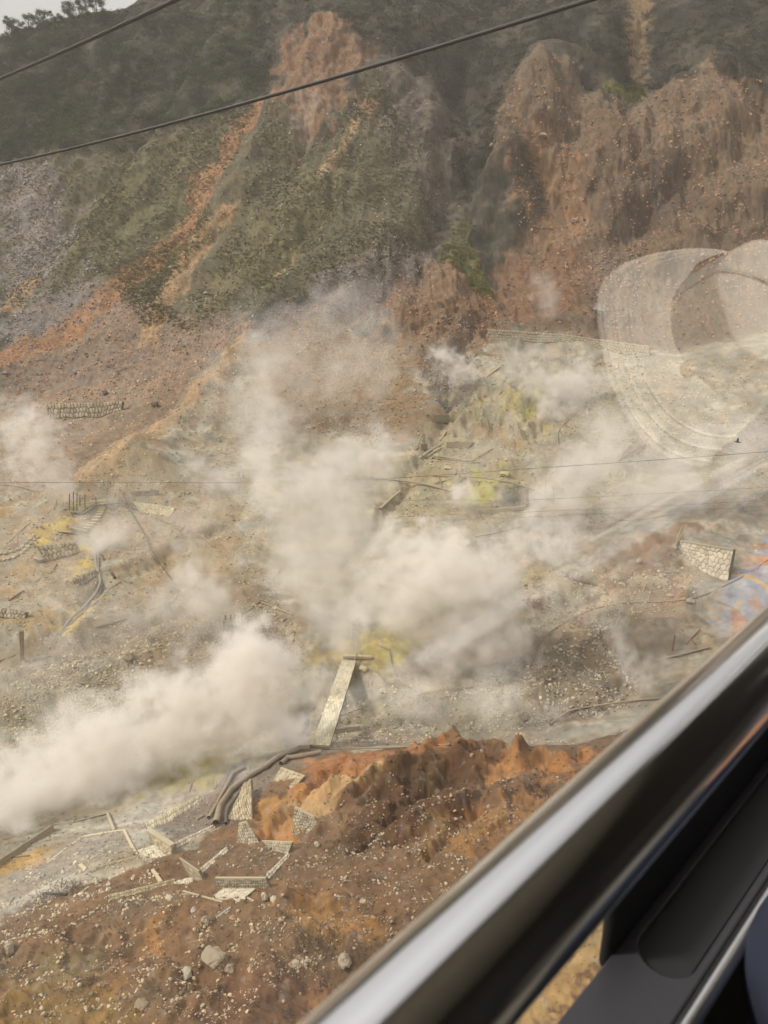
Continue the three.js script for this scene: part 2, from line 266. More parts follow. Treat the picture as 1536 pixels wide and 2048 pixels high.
function strokes(x, z) {
  let s = 0;
  for (const { h, w, P } of STROKES) {
    const m = w * 2.2; if (x < P.x0 - m || x > P.x1 + m || z < P.z0 - m || z > P.z1 + m) continue;
    let d = 1e9; for (let i = 1; i < P.xs.length; i++) { const ex = P.xs[i] - P.xs[i - 1], ez = P.zs[i] - P.zs[i - 1], wx = x - P.xs[i - 1], wz = z - P.zs[i - 1], t = clamp((wx * ex + wz * ez) / (ex * ex + ez * ez), 0, 1); d = Math.min(d, Math.hypot(wx - ex * t, wz - ez * t)); }
    d = Math.abs(d + n2(x / w * 1.1, z / w * 1.1) * w * 0.5) / w; if (d < 1.8) { const k = 1 - d / 1.8; s += h * 0.62 * k * k * (1.6 - 0.6 * k); }
  }
  return s;
}
// the fall line of the far slope runs down to the left on its left half
function detail(x, z, b) {
  const far = smooth(175, 215, -z);
  let h = fbm(x / 9, z / 9, 5, 0.5) * mix(0.45, 0.8, far) + strokes(x, z);
  h += (ridged(x / 1.3, z / 1.3, 3) - 1.2) * 0.07 * smooth(150, 60, -z) + n2(x / 0.45, z / 0.45) * 0.07 * smooth(70, 40, -z);
  if (far > 0) {
    const left = smooth(60, -20, x), u = x * 0.8 + z * mix(0.35, 0.6, left) + fbm(x / 24, b / 24, 3) * 14, v = z * 0.9;
    h += far * (ridged(u / 15, v / 34, 3, 0.5) - 1.1) * 0.8 + far * fbm(x / 34, b / 22, 3) * 2.2;
  }
  h += (ridged(x / 24 + 4, z / 17, 3) - 1.1) * 0.7 * smooth(60, 75, -z) * (1 - far);
  for (const k of CRAGS) {
    const w = cover(k.P, x, z, 14, 12);
    if (w > 0) h += w * k.a * ((ridged(x / k.l + 9, z / k.l * mix(1, 0.45, far) + b / k.l * mix(0.3, 0.9, far), 5, 0.52) - 1.15) * 0.8 + 0.25 * Math.abs(n2(x / k.l * 3.1, b / k.l * 3)));
  }
  return h;
}
// on the steep far wall the roughness stands out square to the slope, elsewhere upwards
function lay(x, z) {
  const b = base(x, z), d = detail(x, z, b), far = smooth(180, 215, -z); if (far === 0) return V(x, b + d, z);
  const gx_ = (base(x + 1.5, z) - base(x - 1.5, z)) / 3, gz_ = (base(x, z + 1.5) - base(x, z - 1.5)) / 3, k = 1 / Math.sqrt(gx_ * gx_ + gz_ * gz_ + 1);
  return V(x - gx_ * k * d * far, b + mix(d, d * k, far), z - gz_ * k * d * far);
}
const ground = (x, z) => { const b = base(x, z); return b + detail(x, z, b); };
const onGround = (px, py) => { const p = hit(px, py); return -p.z > 180 ? lay(p.x, p.z) : hit(px, py, ground); };
const VEG = lin('#35342a'), VEG2 = lin('#464235'), FLOOR = lin('#a69d89'), FLOOR2 = lin('#8a816e'), BED = lin('#6b6058');
const GAIN = 0.86;
function soil(x, z, out) {
  const far = smooth(198, 216, -z + fbm(x / 20, z / 20, 2) * 8), m = fbm(x / 14, z / 14, 4), f = fbm(x / 2.2 + 9, z / 2.2, 4, 0.6), t = smooth(-0.5, 0.5, m), f5 = fbm(x / 6 + 60, z / 4, 4, 0.6);
  for (let c = 0; c < 3; c++) out[c] = mix(mix(FLOOR[c], FLOOR2[c], t) * (1 + 0.26 * f5), mix(VEG[c], VEG2[c], t), far);
  for (const k of PATCHES) { const w = cover(k.P, x, z, k.soft, k.rag); if (w > 0) for (let c = 0; c < 3; c++) out[c] = mix(out[c], k.c[c], w * 0.86); }
  // mottling of the soil itself: streaks of pale and rusty earth
  const g = (1 + 0.14 * m + 0.24 * f) * (1 + mix(0.22, 0.5, far) * n2(x / 0.75 + 5, (z - 1.2 * far * z * 0.3) / 0.75)), rust = 0.10 * fbm(x / 5 + 40, z / 5, 3), pale = smooth(0.45, 0.8, fbm(x / 0.9, z / 0.9 + 70, 3)) * 0.35 * (1 - far * 0.5);
  const e = out[0] * 0.3 + 0.22;
  out[0] = mix(out[0] * g * (1 + rust), e, pale) * GAIN; out[1] = mix(out[1] * g, e * 0.9, pale) * GAIN; out[2] = mix(out[2] * g * (1 - rust), e * 0.76, pale) * GAIN;
  return out;
}
// ---------------------------------------------------------------- ground: a fine sheet over the valley, a coarse one around it
const ROWS = [[2300, 33], [2048, 45], [1800, 62], [1650, 80], [1500, 100], [1470, 122], [1300, 155], [1150, 195], [1000, 250], [900, 295], [800, 345], [700, 390], [600, 430], [500, 465], [400, 500], [200, 570], [0, 640], [-160, 720]];
function rowToD(py) { for (let i = 1; i < ROWS.length; i++) if (py >= ROWS[i][0]) { const [a, A] = ROWS[i - 1], [b, B] = ROWS[i]; return (A + (B - A) * (a - py) / (a - b)) * SC; } return ROWS.at(-1)[1] * SC; }
const groundMat = new THREE.MeshStandardMaterial({ vertexColors: true, roughness: 0.97 });
{
  const NC = 860, NR = 900, pos = new Float32Array(NC * NR * 3), col = new Float32Array(NC * NR * 3), idx = new Uint32Array((NC - 1) * (NR - 1) * 6), o = [0, 0, 0];
  for (let r = 0, k = 0; r < NR; r++) {
    const D = rowToD(2300 - 2460 * r / (NR - 1));
    for (let c = 0; c < NC; c++, k += 3) {
      const t = (c / (NC - 1) * 2 - 1) * 0.72, x = D * t, z = -D;
      lay(x, z).toArray(pos, k); soil(x, z, o); col[k] = o[0]; col[k + 1] = o[1]; col[k + 2] = o[2];
    }
  }
  for (let r = 0, k = 0; r < NR - 1; r++) for (let c = 0; c < NC - 1; c++) { const a = r * NC + c, b = a + NC; idx[k++] = a; idx[k++] = a + 1; idx[k++] = b; idx[k++] = a + 1; idx[k++] = b + 1; idx[k++] = b; }
  const g = new THREE.BufferGeometry(); g.setAttribute('position', new THREE.BufferAttribute(pos, 3)); g.setAttribute('color', new THREE.BufferAttribute(col, 3)); g.setIndex(new THREE.BufferAttribute(idx, 1)); g.computeVertexNormals();
  solo('ground', g, groundMat, 'bare volcanic valley floor and slopes of ochre earth', 'ground', null, 'structure');
}
{
  const NA = 150, NR = 70, pos = [], col = [], idx = [], o = [0, 0, 0];
  for (let r = 0; r < NR; r++) for (let a = 0; a <= NA; a++) {
    const R = 4 * Math.pow(260, r / (NR - 1)), t = a / NA * Math.PI * 2, x = Math.sin(t) * R, z = -Math.cos(t) * R, inFan = z < -20.6 && z > -430 && Math.abs(x) < -z * 0.71;
    const far = smooth(450, 900, Math.hypot(x, z));
    pos.push(x, mix(base(clamp(x, -420, 420), clamp(z, -640, 200)) - (inFan ? 9 : 1.2) + fbm(x / 40, z / 40, 3) * 3 * (inFan ? 0 : 1), 40, far), z); soil(x, z, o); col.push(...o);
  }
  for (let r = 0; r < NR - 1; r++) for (let a = 0; a < NA; a++) { const i = r * (NA + 1) + a, j = i + NA + 1; idx.push(i, j, i + 1, i + 1, j, j + 1); }
  const g = new THREE.BufferGeometry(); g.setAttribute('position', new THREE.Float32BufferAttribute(pos, 3)); g.setAttribute('color', new THREE.Float32BufferAttribute(col, 3)); g.setIndex(idx); g.computeVertexNormals();
  solo('terrain', g, groundMat, 'wooded mountain land beyond the valley', 'ground', null, 'structure');
}
// ---------------------------------------------------------------- stones
function rockGeo(k, det = 1) {
  const g = new THREE.IcosahedronGeometry(1, det), p = g.attributes.position;
  const cuts = Array.from({ length: 7 }, (_, i) => [V(Math.sin(k * 7 + i * 2.4), Math.cos(k * 3 + i * 1.7) * 0.8, Math.sin(k + i * 3.9)).normalize(), 0.62 + 0.22 * Math.abs(Math.sin(k * 5.1 + i))]);
  for (let i = 0; i < p.count; i++) {
    const v = V().fromBufferAttribute(p, i); v.multiplyScalar(1 + 0.22 * n3(v.x * 1.7 + k * 9, v.y * 1.7, v.z * 1.7));
    for (const [n, d] of cuts) { const e = v.dot(n) - d; if (e > 0) v.addScaledVector(n, -e); }
    p.setXYZ(i, v.x, v.y * 0.8, v.z);
  }
  g.deleteAttribute('uv'); g.computeVertexNormals(); return g;
}
const ROCKS = Array.from({ length: 6 }, (_, k) => rockGeo(k + 1, 1)), BIGROCKS = Array.from({ length: 6 }, (_, k) => outcropGeo(k + 11));
function outcropGeo(k) { // a weathered lump, fissured
  const g = rockGeo(k, 4), p = g.attributes.position;
  for (let i = 0; i < p.count; i++) { const v = V().fromBufferAttribute(p, i), f = 1 + 0.16 * fbm3(v.x * 2.3 + k, v.y * 2.3, v.z * 2.3, 4) - 0.12 * Math.pow(1 - Math.abs(n3(v.x * 2.6 + k * 3, v.y * 3.4, v.z * 2.6)), 6); p.setXYZ(i, v.x * f, v.y * f, v.z * f); }
  g.computeVertexNormals(); return g;
}
const stoneMat = new THREE.MeshStandardMaterial({ color: '#ffffff', roughness: 0.95 });
const M4 = new THREE.Matrix4(), Q4 = new THREE.Quaternion(), E4 = new THREE.Euler();
// places: [x, y, z, size, [r, g, b]]
function scatter(name, places, geos, label, category, mat = stoneMat, flat = 1) {
  const per = geos.map(() => []); places.forEach((p, i) => per[i % geos.length].push(p));
  geos.forEach((geo, k) => {
    const list = per[k]; if (!list.length) return;
    const m = shade(new THREE.InstancedMesh(geo, mat, list.length)); m.name = numbered(name); tag(m, label, category, name.replace(/_/g, ' ') + ' strewn over the valley', 'stuff');
    list.forEach(([x, y, z, s, c, rot], i) => {
      if (rot) E4.set(rr(-0.25, 0.25), rr(0, 6.3), rr(-0.25, 0.25)); else E4.set(rr(0, 6.3), rr(0, 6.3), rr(0, 6.3));
      M4.compose(V(x, y, z), Q4.setFromEuler(E4), V(s * rr(0.75, 1.3), s * rr(0.7, 1.1) * flat, s * rr(0.75, 1.3)));
      m.setMatrixAt(i, M4); m.setColorAt(i, new THREE.Color().setRGB(...c));
    });
    scene.add(m);
  });
}
const RUBBLE = [
  [6, 1.4, 4, '#a59a80', [[1060, 700], [1560, 710], [1560, 1000], [1200, 900], [1100, 800]]],
  [1.6, 1.4, 3.4, '#9a9082', [[330, 290], [560, 190], [880, 300], [870, 500], [560, 620], [300, 640], [150, 560]]],
  [2, 1.4, 3, '#8d8478', [[560, 60], [760, 40], [930, 300], [900, 480], [760, 300], [600, 300]]],
  [7, 1.3, 4, '#a5967a', [[0, 800], [500, 700], [560, 860], [520, 1000], [0, 1000]]], // [stones per 1000 square photograph pixels, smallest, largest size in photograph pixels, colour, outline]
  [9, 1.6, 4, '#8f8780', [[0, 325], [110, 335], [150, 440], [110, 560], [0, 660]]],
  [11, 1.6, 5, '#827a76', [[120, 560], [200, 510], [210, 600], [60, 700], [0, 700], [0, 650]]],
  [8, 1.5, 4.5, '#9a7b64', [[0, 730], [250, 570], [340, 640], [520, 650], [300, 800], [60, 810], [0, 790]]],
  [10, 1.4, 3.2, '#a67b5c', [[552, 180], [470, 290], [445, 350], [405, 430], [340, 510], [200, 620], [0, 745], [0, 705], [250, 535], [360, 440], [430, 310]]],
  [8, 1.4, 3.2, '#ad8a69', [[480, 400], [500, 395], [412, 490], [345, 620], [315, 700], [280, 690], [330, 590], [380, 480]]],
  [9, 1.4, 4, '#87807a', [[640, 560], [870, 490], [835, 590], [700, 640], [560, 705], [480, 690], [520, 640]]],
  [6, 1.4, 4, '#8f7f70', [[330, 600], [500, 590], [420, 720], [330, 720]]],
  [9, 1.4, 4, '#9b7254', [[870, 508], [930, 540], [985, 570], [1000, 640], [960, 700], [900, 760], [800, 700], [765, 590]]],
  [12, 1.4, 4, '#857a70', [[850, 640], [960, 640], [940, 800], [890, 820], [840, 740]]],
  [5, 1.5, 5, '#93745c', [[1080, 115], [1260, 205], [1410, 145], [1560, 190], [1560, 640], [1280, 690], [980, 640], [1050, 480], [990, 300], [1000, 190]]],
  [9, 1.4, 4, '#8b8078', [[1170, 500], [1280, 490], [1300, 650], [1190, 650]]],
  [14, 1.4, 4.5, '#9b8769', [[560, 760], [640, 640], [800, 680], [860, 800], [740, 900], [640, 880]]],
  [7, 1.4, 4, '#a0937a', [[860, 720], [1300, 690], [1300, 1040], [780, 1060]]],
  [6, 1.3, 4.5, '#a39476', [[0, 1000], [520, 960], [560, 1250], [300, 1300], [0, 1340]]],
  [16, 1.5, 5.5, '#aaa084', [[0, 1380], [180, 1280], [330, 1280], [330, 1400], [130, 1460], [0, 1500]]],
  [10, 1.5, 5, '#a79b80', [[200, 1250], [560, 1200], [620, 1300], [560, 1400], [330, 1330]]],
  [14, 1.6, 6, '#a09682', [[1050, 1340], [1200, 1230], [1250, 1330], [1300, 1400], [1180, 1420], [1060, 1460]]],
  [8, 1.5, 5, '#a89a80', [[1000, 1180], [1370, 1120], [1400, 1200], [1250, 1250], [1050, 1260]]],
  [10, 1.5, 5, '#aba28b', [[640, 1400], [1080, 1330], [1080, 1460], [1150, 1480], [660, 1496]]],
  [7, 1.5, 5.5, '#b5a791', [[620, 1720], [850, 1600], [980, 1660], [900, 1800], [700, 1830]]],
  [5, 1.5, 6, '#a9957c', [[560, 1700], [700, 1580], [1150, 1540], [1000, 1700], [560, 1790]]],
  [12, 1.5, 6.5, '#c0b196', [[60, 1720], [270, 1690], [400, 1790], [300, 1800], [0, 1900], [0, 1800]]],
  [12, 1.5, 5, '#b6a78b', [[110, 1730], [215, 1660], [270, 1700], [250, 1730]]],
  [8, 1.6, 7, '#bca88b', [[0, 1800], [560, 1790], [680, 1880], [640, 1960], [420, 2060], [0, 2060]]],
  [9, 1.6, 7, '#a8937b', [[640, 1780], [860, 1800], [800, 1880], [700, 1900]]],
  [7, 1.5, 5, '#b2a48b', [[380, 1680], [560, 1700], [540, 1760], [400, 1730]]],
  [7, 1.5, 4, '#a1978a', [[310, 1650], [420, 1580], [440, 1640], [350, 1690]]],
];
{
  const places = [];
  for (const [den, s0, s1, hex, pts] of RUBBLE) {
    const P = patch(pts), c = lin(hex), xs = pts.map((p) => p[0]), ys = pts.map((p) => p[1]), x0 = Math.min(...xs), x1 = Math.max(...xs), y0 = Math.min(...ys), y1 = Math.max(...ys);
    const n = Math.round((x1 - x0) * (y1 - y0) / 1000 * den * 4.2);
    for (let i = 0; i < n; i++) {
      const p = hit(rr(x0, x1), rr(y0, y1)); p.x += rr(-1, 1); p.z += rr(-1, 1);
      if (within(P, p.x, p.z) < rr(-12, 10) * P.u) continue;
      if (n2(p.x / (P.u * 45), p.z / (P.u * 45)) + (-p.z < 65 ? -0.08 : 0.25) < rr(-0.3, 0.3)) continue;   // stones lie in drifts
      const s = s0 * Math.pow(s1 / s0, Math.pow(rnd(), 1.9)) * 0.72 * pxSize(p), t = (rnd() < 0.25 ? rr(0.4, 0.7) : rr(0.8, 1.6)) * (-p.z < 65 ? 0.74 : 1), w = rr(-0.04, 0.04);
      const g0 = lay(p.x, p.z); places.push([g0.x, g0.y + s * 0.1, g0.z, s, [c[0] * t * (1 + w), c[1] * t, c[2] * t * (1 - w)]]);
    }
  }
  for (let i = 0; i < 1500; i++) { // bigger stones in drifts on the near slope
    const D = rowToD(rr(1560, 2120)), x = D * rr(-0.6, 0.35), z = -D; if (n2(x / 5 + 3, z / 5) < rr(0, 0.5) || -z > 62 + x * 0.2) continue;
    const s = rr(2.2, 3) * Math.pow(rnd(), 1.5) * 3 + 2.5, c = lin(['#b3a287', '#c0b095', '#9a8468', '#8a735a'][i % 4]), t = rr(0.5, 0.85); places.push([x, ground(x, z) - 0.02, z, s * 0.62 * D / FOCAL, c.map((v) => v * t)]);
  }
  for (let i = 0; i < 16000; i++) { // single stones everywhere, in the soil's own colour
    const D = rowToD(rr(150, 2150)), x = D * rr(-0.6, 0.6), z = -D, o = soil(x, z, [0, 0, 0]), t = D > 195 ? rr(0.8, 1.5) : rr(1.0, 2.2) * (D < 65 ? 0.7 : 1), l = (o[0] + o[1] + o[2]) / 3 * 0.5; for (let c = 0; c < 3; c++) o[c] = o[c] * 0.5 + l;
    const s = Math.pow(rnd(), 4) * 4 + 1.3, g0 = lay(x, z); places.push([g0.x, g0.y, g0.z, s * 0.5 * D / FOCAL * 1.1, [o[0] * t, o[1] * t, o[2] * t * 0.97]]);
  }
  for (let i = 0; i < 14000; i++) { // clods of the near slope's own earth
    const D = rowToD(rr(1510, 2130)), x = D * rr(-0.65, 0.4), z = -D, o = soil(x, z, [0, 0, 0]), t = rr(0.75, 1.25);
    places.push([x, ground(x, z), z, (Math.pow(rnd(), 3) * 5 + 1.5) * 0.6 * D / FOCAL, [o[0] * t, o[1] * t, o[2] * t]]);
  }
  console.log('stones', places.length);
  scatter('stones', places, ROCKS, 'loose angular stones and gravel covering the slopes and valley floor', 'stones');
}
// boulders that stand out one by one: [px, py of its foot, width, height in pixels, colour, label]
const BOULDERS = [
  [1153, 430, 16, 14, '#a08f80', 'rounded grey boulder alone on the orange talus below the bare rock face'],
  [1086, 268, 20, 12, '#a39686', 'pale flat boulder wedged in the middle of the brown rock face'],
  [982, 292, 11, 10, '#a59c92', 'small pale boulder at the left edge of the brown rock face'],
  [1193, 640, 26, 22, '#8f8880', 'large pale grey rock at the foot of the slope above the long stone wall'],
  [211, 790, 14, 12, '#6e5a4a', 'dark brown boulder on the slope above the small stone wall'],
  [150, 742, 18, 13, '#8a8078', 'grey boulder on the brown talus above the small dry stone wall'],
  [310, 812, 16, 16, '#75695e', 'dark boulder at the head of the orange earth bank'],
  [12, 750, 14, 9, '#8f8881', 'pale boulder on the brown talus at the left edge'],
  [415, 592, 14, 7, '#a09890', 'whitish boulder in the grass of the far slope'],
  [80, 1120, 24, 15, '#a99b80', 'wide pale boulder at the left foot of the rounded stone wall'],
  [690, 1445, 22, 13, '#b1a689', 'wide rounded boulder to the right of the pale masonry chute'],
  [718, 1446, 14, 10, '#aa9f85', 'small rounded boulder right of the wide one beside the chute'],
  [728, 1342, 20, 16, '#c3b790', 'pale yellow block at the head of the masonry chute'],
  [258, 1318, 26, 18, '#8b7d65', 'large flat grey slab of rock on the dark gravel left of the steam'],
  [234, 1375, 20, 10, '#a29679', 'flat pale boulder above the big white steam cloud'],
  [22, 1490, 28, 18, '#8f8468', 'big grey boulder in the rubble at the left edge'],
  [529, 1800, 16, 24, '#c8bba2', 'upright pale boulder beside the lower apron of the check dam'],
  [547, 1802, 16, 11, '#c9baa0', 'round pale boulder right of the upright one by the check dam'],
  [339, 1798, 17, 11, '#c4b69c', 'rounded pale boulder below the ruined terrace wall'],
  [410, 1842, 18, 16, '#a3957e', 'grey block with flat top on the brown slope below the check dam'],
  [388, 1822, 15, 13, '#c4b8a2', 'small white boulder left of the grey flat-topped block'],
  [466, 1838, 14, 12, '#b59a7c', 'tan boulder under the lowest pale kerb line'],
  [634, 1692, 14, 12, '#b3a68d', 'pale boulder in the pebbly brown slope right of the cracked wall'],
  [20, 1905, 20, 40, '#b7ab94', 'tall pale boulder at the left edge of the brown slope'],
  [430, 1922, 54, 34, '#a3957e', 'largest whitish rock outcrop on the near brown slope'],
  [460, 1940, 24, 18, '#9c8d78', 'grey stone leaning on the right of the whitish outcrop'],
  [690, 1925, 34, 26, '#a89884', 'pale angular boulder among the dark brush at right'],
  [590, 1932, 26, 14, '#b7a48b', 'pale pinkish boulder left of the dark brush'],
  [607, 1932, 18, 12, '#c2b198', 'small pale boulder touching the left of the dark brush'],
  [372, 1950, 26, 14, '#b9ad97', 'flat whitish stone on the orange earth below the outcrop'],
  [285, 2012, 30, 16, '#94836a', 'weathered tan boulder near the bottom edge of the slope'],
  [1380, 1205, 18, 14, '#b0a68f', 'pale boulder on the slope below the mortared stone wall'],
  [1340, 1192, 12, 9, '#b3a991', 'small pale boulder left of the one below the mortared stone wall'],
  [1067, 1365, 12, 16, '#c7b79b', 'square pale block standing in the grey rubble'],
  [1047, 1440, 22, 30, '#9d937d', 'tall grey boulder at the lower left of the grey rubble'],
  [1092, 1422, 10, 17, '#b9ad95', 'narrow pale slab standing at the foot of the grey rubble'],
  [1010, 952, 22, 14, '#b9ae83', 'pale yellowish boulder above the sulphur mound'],
  [895, 937, 18, 8, '#c0b698', 'flat whitish stone on the ledge above the sulphur mound'],
  [1278, 1125, 12, 14, '#a99a84', 'round boulder on the rusty slope left of the mortared wall'],
];
BOULDERS.forEach(([px, py, w, h, hex, label], i) => {
  const p = onGround(px, py), u = pxSize(p), m = solo('boulder', BIGROCKS[i % 6], std(new THREE.Color(hex).multiplyScalar(0.8), 0.95), label, 'boulder', 'boulders standing out on the slopes');
  m.position.set(p.x, p.y + h * u * 0.28, p.z); m.scale.set(w * u * 0.53, h * u * 0.58, w * u * 0.48); m.rotation.y = i * 2.1;
});

// ---------------------------------------------------------------- plants
function clump(n, leaf, flat, k) { // a low bush: leaf-sized faces through a dome
  const pos = [];
  for (let i = 0; i < n; i++) {
    const a = rnd() * 6.283, r = Math.sqrt(rnd()), y = Math.pow(rnd(), 0.7) * flat * Math.sqrt(Math.max(0, 1 - r * r * 0.9)), c = V(Math.cos(a) * r, y, Math.sin(a) * r);
    const d = V(gauss(), gauss() + 0.3, gauss()).normalize(), e = V(gauss(), gauss(), gauss()).normalize(), s = leaf * rr(0.6, 1.3);
    pos.push(...c.clone().addScaledVector(d, s).toArray(), ...c.clone().addScaledVector(e, s * 0.6).toArray(), ...c.clone().addScaledVector(d, -s).toArray());
  }
  const g = new THREE.BufferGeometry(); g.setAttribute('position', new THREE.Float32BufferAttribute(pos, 3)); g.computeVertexNormals(); return g;
}
function tuft(n) { // grass blades
  const pos = [];
  for (let i = 0; i < n; i++) { const a = rnd() * 6.283, r = rnd() * 0.6, x = Math.cos(a) * r, z = Math.sin(a) * r, b = rnd() * 6.283, w = 0.09; pos.push(x - w * Math.sin(b), 0, z + w * Math.cos(b), x + w * Math.sin(b), 0, z - w * Math.cos(b), x + Math.cos(a) * rr(0.1, 0.7), rr(0.4, 1), z + Math.sin(a) * rr(0.1, 0.7)); }
  const g = new THREE.BufferGeometry(); g.setAttribute('position', new THREE.Float32BufferAttribute(pos, 3)); g.computeVertexNormals(); return g;
}
const leafMat = new THREE.MeshPhysicalMaterial({ color: '#ffffff', roughness: 1, transmission: 0.25, thickness: 0, specularIntensity: 0.2 });
const GREEN = [
  [800, 0.9, 2.3, '#5f6b45', 'shrub', [[-60, 60], [200, -40], [520, -40], [500, 180], [330, 260], [-60, 310]]],
  [500, 0.8, 1.9, '#565c44', 'shrub', [[560, -60], [1240, -60], [1240, 150], [1080, 100], [960, 300], [880, 180], [740, 90], [660, 20]]],
  [420, 1.2, 2.6, '#3a4134', 'shrub', [[-40, 80], [110, 52], [260, 15], [330, 60], [150, 150], [-40, 190]]], // [how many, sizes in metres, colour, kind, outline]
  [4200, 0.9, 2.3, '#38402f', 'shrub', [[-60, 40], [200, -60], [560, -60], [540, 180], [480, 210], [330, 270], [-60, 330]]],
  [900, 1.0, 2.2, '#485038', 'shrub', [[-60, 160], [110, 160], [230, 300], [-60, 320]]],
  [3000, 0.7, 1.9, '#373b30', 'shrub', [[560, -60], [1260, -60], [1275, 190], [1080, 108], [1000, 190], [975, 330], [930, 420], [880, 180], [740, 100], [660, 30], [560, 90]]],
  [1200, 0.7, 1.8, '#383c33', 'shrub', [[1300, -60], [1580, -60], [1580, 190], [1410, 145], [1280, 180]]],
  [700, 0.4, 1.0, '#4d4b42', 'shrub', [[760, 120], [920, 300], [960, 470], [870, 500], [800, 340]]],
  [1300, 0.45, 1.0, '#4f5040', 'shrub', [[330, 270], [480, 200], [545, 190], [430, 310], [340, 460], [240, 560], [150, 540], [210, 380]]],
  [500, 0.4, 0.9, '#47483c', 'shrub', [[1010, 250], [1070, 300], [1100, 420], [1050, 430], [1020, 340]]],
  [6500, 0.4, 0.8, '#6a6543', 'grass', [[548, 195], [578, 275], [600, 305], [690, 225], [750, 150], [820, 280], [880, 470], [780, 555], [560, 600], [400, 665], [375, 600], [470, 440]]],
  [6500, 0.4, 0.8, '#706a4a', 'grass', [[0, 330], [330, 270], [520, 190], [480, 290], [330, 500], [200, 560], [0, 620]]],
  [2500, 0.4, 0.9, '#726b46', 'grass', [[220, 560], [420, 400], [430, 440], [320, 600], [400, 670], [300, 660]]],
  [900, 0.5, 0.9, '#74733f', 'grass', [[880, 510], [930, 420], [965, 520], [995, 575], [960, 585]]],
  [500, 0.5, 0.9, '#74733f', 'grass', [[1200, 170], [1275, 160], [1290, 190], [1250, 200]]],
];
{
  const shrubs = [], grass = [];
  for (const [n, s0, s1, hex, kind, pts] of GREEN) {
    const P = patch(pts), c = lin(hex), xs = pts.map((p) => p[0]), ys = pts.map((p) => p[1]);
    for (let i = 0, made = 0; i < n * 4 && made < n; i++) {
      const p = hit(rr(Math.min(...xs), Math.max(...xs)), rr(Math.min(...ys), Math.max(...ys))); p.x += rr(-1, 1); p.z += rr(-1, 1);
      if (within(P, p.x, p.z) < rr(-8, 8) * P.u || fbm(p.x / 11, p.z / 11, 3) < rr(-0.75, 0.1)) continue;
      const t = rr(0.6, 1.45) * (1 + 0.4 * fbm(p.x / 25, p.z / 25, 2)), w = rr(-0.1, 0.1), g0 = lay(p.x, p.z); made++;
      (kind === 'shrub' ? shrubs : grass).push([g0.x, g0.y - 0.1, g0.z, rr(s0, s1), [c[0] * t * (1 + w), c[1] * t, c[2] * t], 1]);
    }
  }
  console.log('shrubs', shrubs.length, 'grass', grass.length);
  scatter('shrub_cover', shrubs, [clump(70, 0.17, 0.85), clump(70, 0.17, 1.1), clump(60, 0.2, 0.7)], 'dense dark low scrub covering the upper mountainside', 'scrub', leafMat);
  scatter('grass', grass, [tuft(18), tuft(22)], 'thin yellowish green grass on the far scree slope', 'grass', leafMat);
}
// trees one can tell apart along the skyline at upper left
{
  const bark = std('#4a4238', 0.95);
  const TREES = [[22, 62, 46, 'dark bushy tree nearest the left edge of the skyline'], [58, 52, 40, 'second skyline tree from the left with a low rounded crown'], [88, 46, 42, 'rounded dark tree on the skyline left of the tall one'], [112, 40, 34, 'slim skyline tree standing just right of the rounded one'], [140, 34, 44, 'broad dark tree in the middle of the skyline row'], [168, 26, 40, 'skyline tree with ragged top right of the broad one'], [196, 20, 40, 'last dark tree on the skyline before the frame edge'], [40, 96, 40, 'lighter green tree just below the left skyline row'], [84, 84, 36, 'small leafy tree below the rounded skyline tree'], [150, 72, 38, 'leafy tree on the slope below the broad skyline tree']];
  TREES.forEach(([px, py, hpx, label], i) => {
    let top = 0; while (top < 200 && -hit(px, top).z > 395) top += 2;
    const p = onGround(px, top + (i < 7 ? 5 : 36 + i * 3)), u = pxSize(p), h = hpx * u * 0.85, t = thing('tree', label, 'tree', 'trees along the skyline'); t.position.set(p.x, p.y - 0.2, p.z);
    const limbs = [new THREE.CylinderGeometry(h * 0.012, h * 0.03, h * 0.7, 7).translate(0, h * 0.35, 0)];
    for (let k = 0; k < 5; k++) { const a = k * 1.3 + i, l = h * rr(0.25, 0.4); limbs.push(new THREE.CylinderGeometry(h * 0.006, h * 0.014, l, 5).translate(0, l / 2, 0).rotateZ(0.8).rotateY(a).translate(0, h * rr(0.3, 0.6), 0)); }
    part(t, 'trunk', mergeGeometries(limbs), bark);
    const pos = [];
    for (let b = 0; b < 24; b++) {
      const a = rnd() * 6.283, yy = rr(0.08, 0.92), R = h * 0.5 * Math.sin(Math.min(1, (1.1 - yy) * 1.5 + 0.12) * 1.5) * rr(0.4, 0.95), c = V(Math.cos(a) * R, yy * h, Math.sin(a) * R), br = h * rr(0.1, 0.2);
      for (let l = 0; l < 170; l++) { const d = V(gauss(), gauss() * 0.75, gauss()).multiplyScalar(br).add(c), s = h * rr(0.018, 0.038), e = V(gauss(), gauss(), gauss()).normalize().multiplyScalar(s), f = V(gauss(), gauss(), gauss()).normalize().multiplyScalar(s); pos.push(...d.clone().add(e).toArray(), ...d.clone().add(f).toArray(), ...d.clone().sub(e).toArray()); }
    }
    const g = new THREE.BufferGeometry(); g.setAttribute('position', new THREE.Float32BufferAttribute(pos, 3)); g.computeVertexNormals();
    const c = lin(['#3c4538', '#434b3c', '#4c5540'][i % 3]);
    part(t, 'crown', g, new THREE.MeshPhysicalMaterial({ color: new THREE.Color().setRGB(...c), roughness: 1, transmission: 0.25, thickness: 0, specularIntensity: 0.2 }));
  });
}
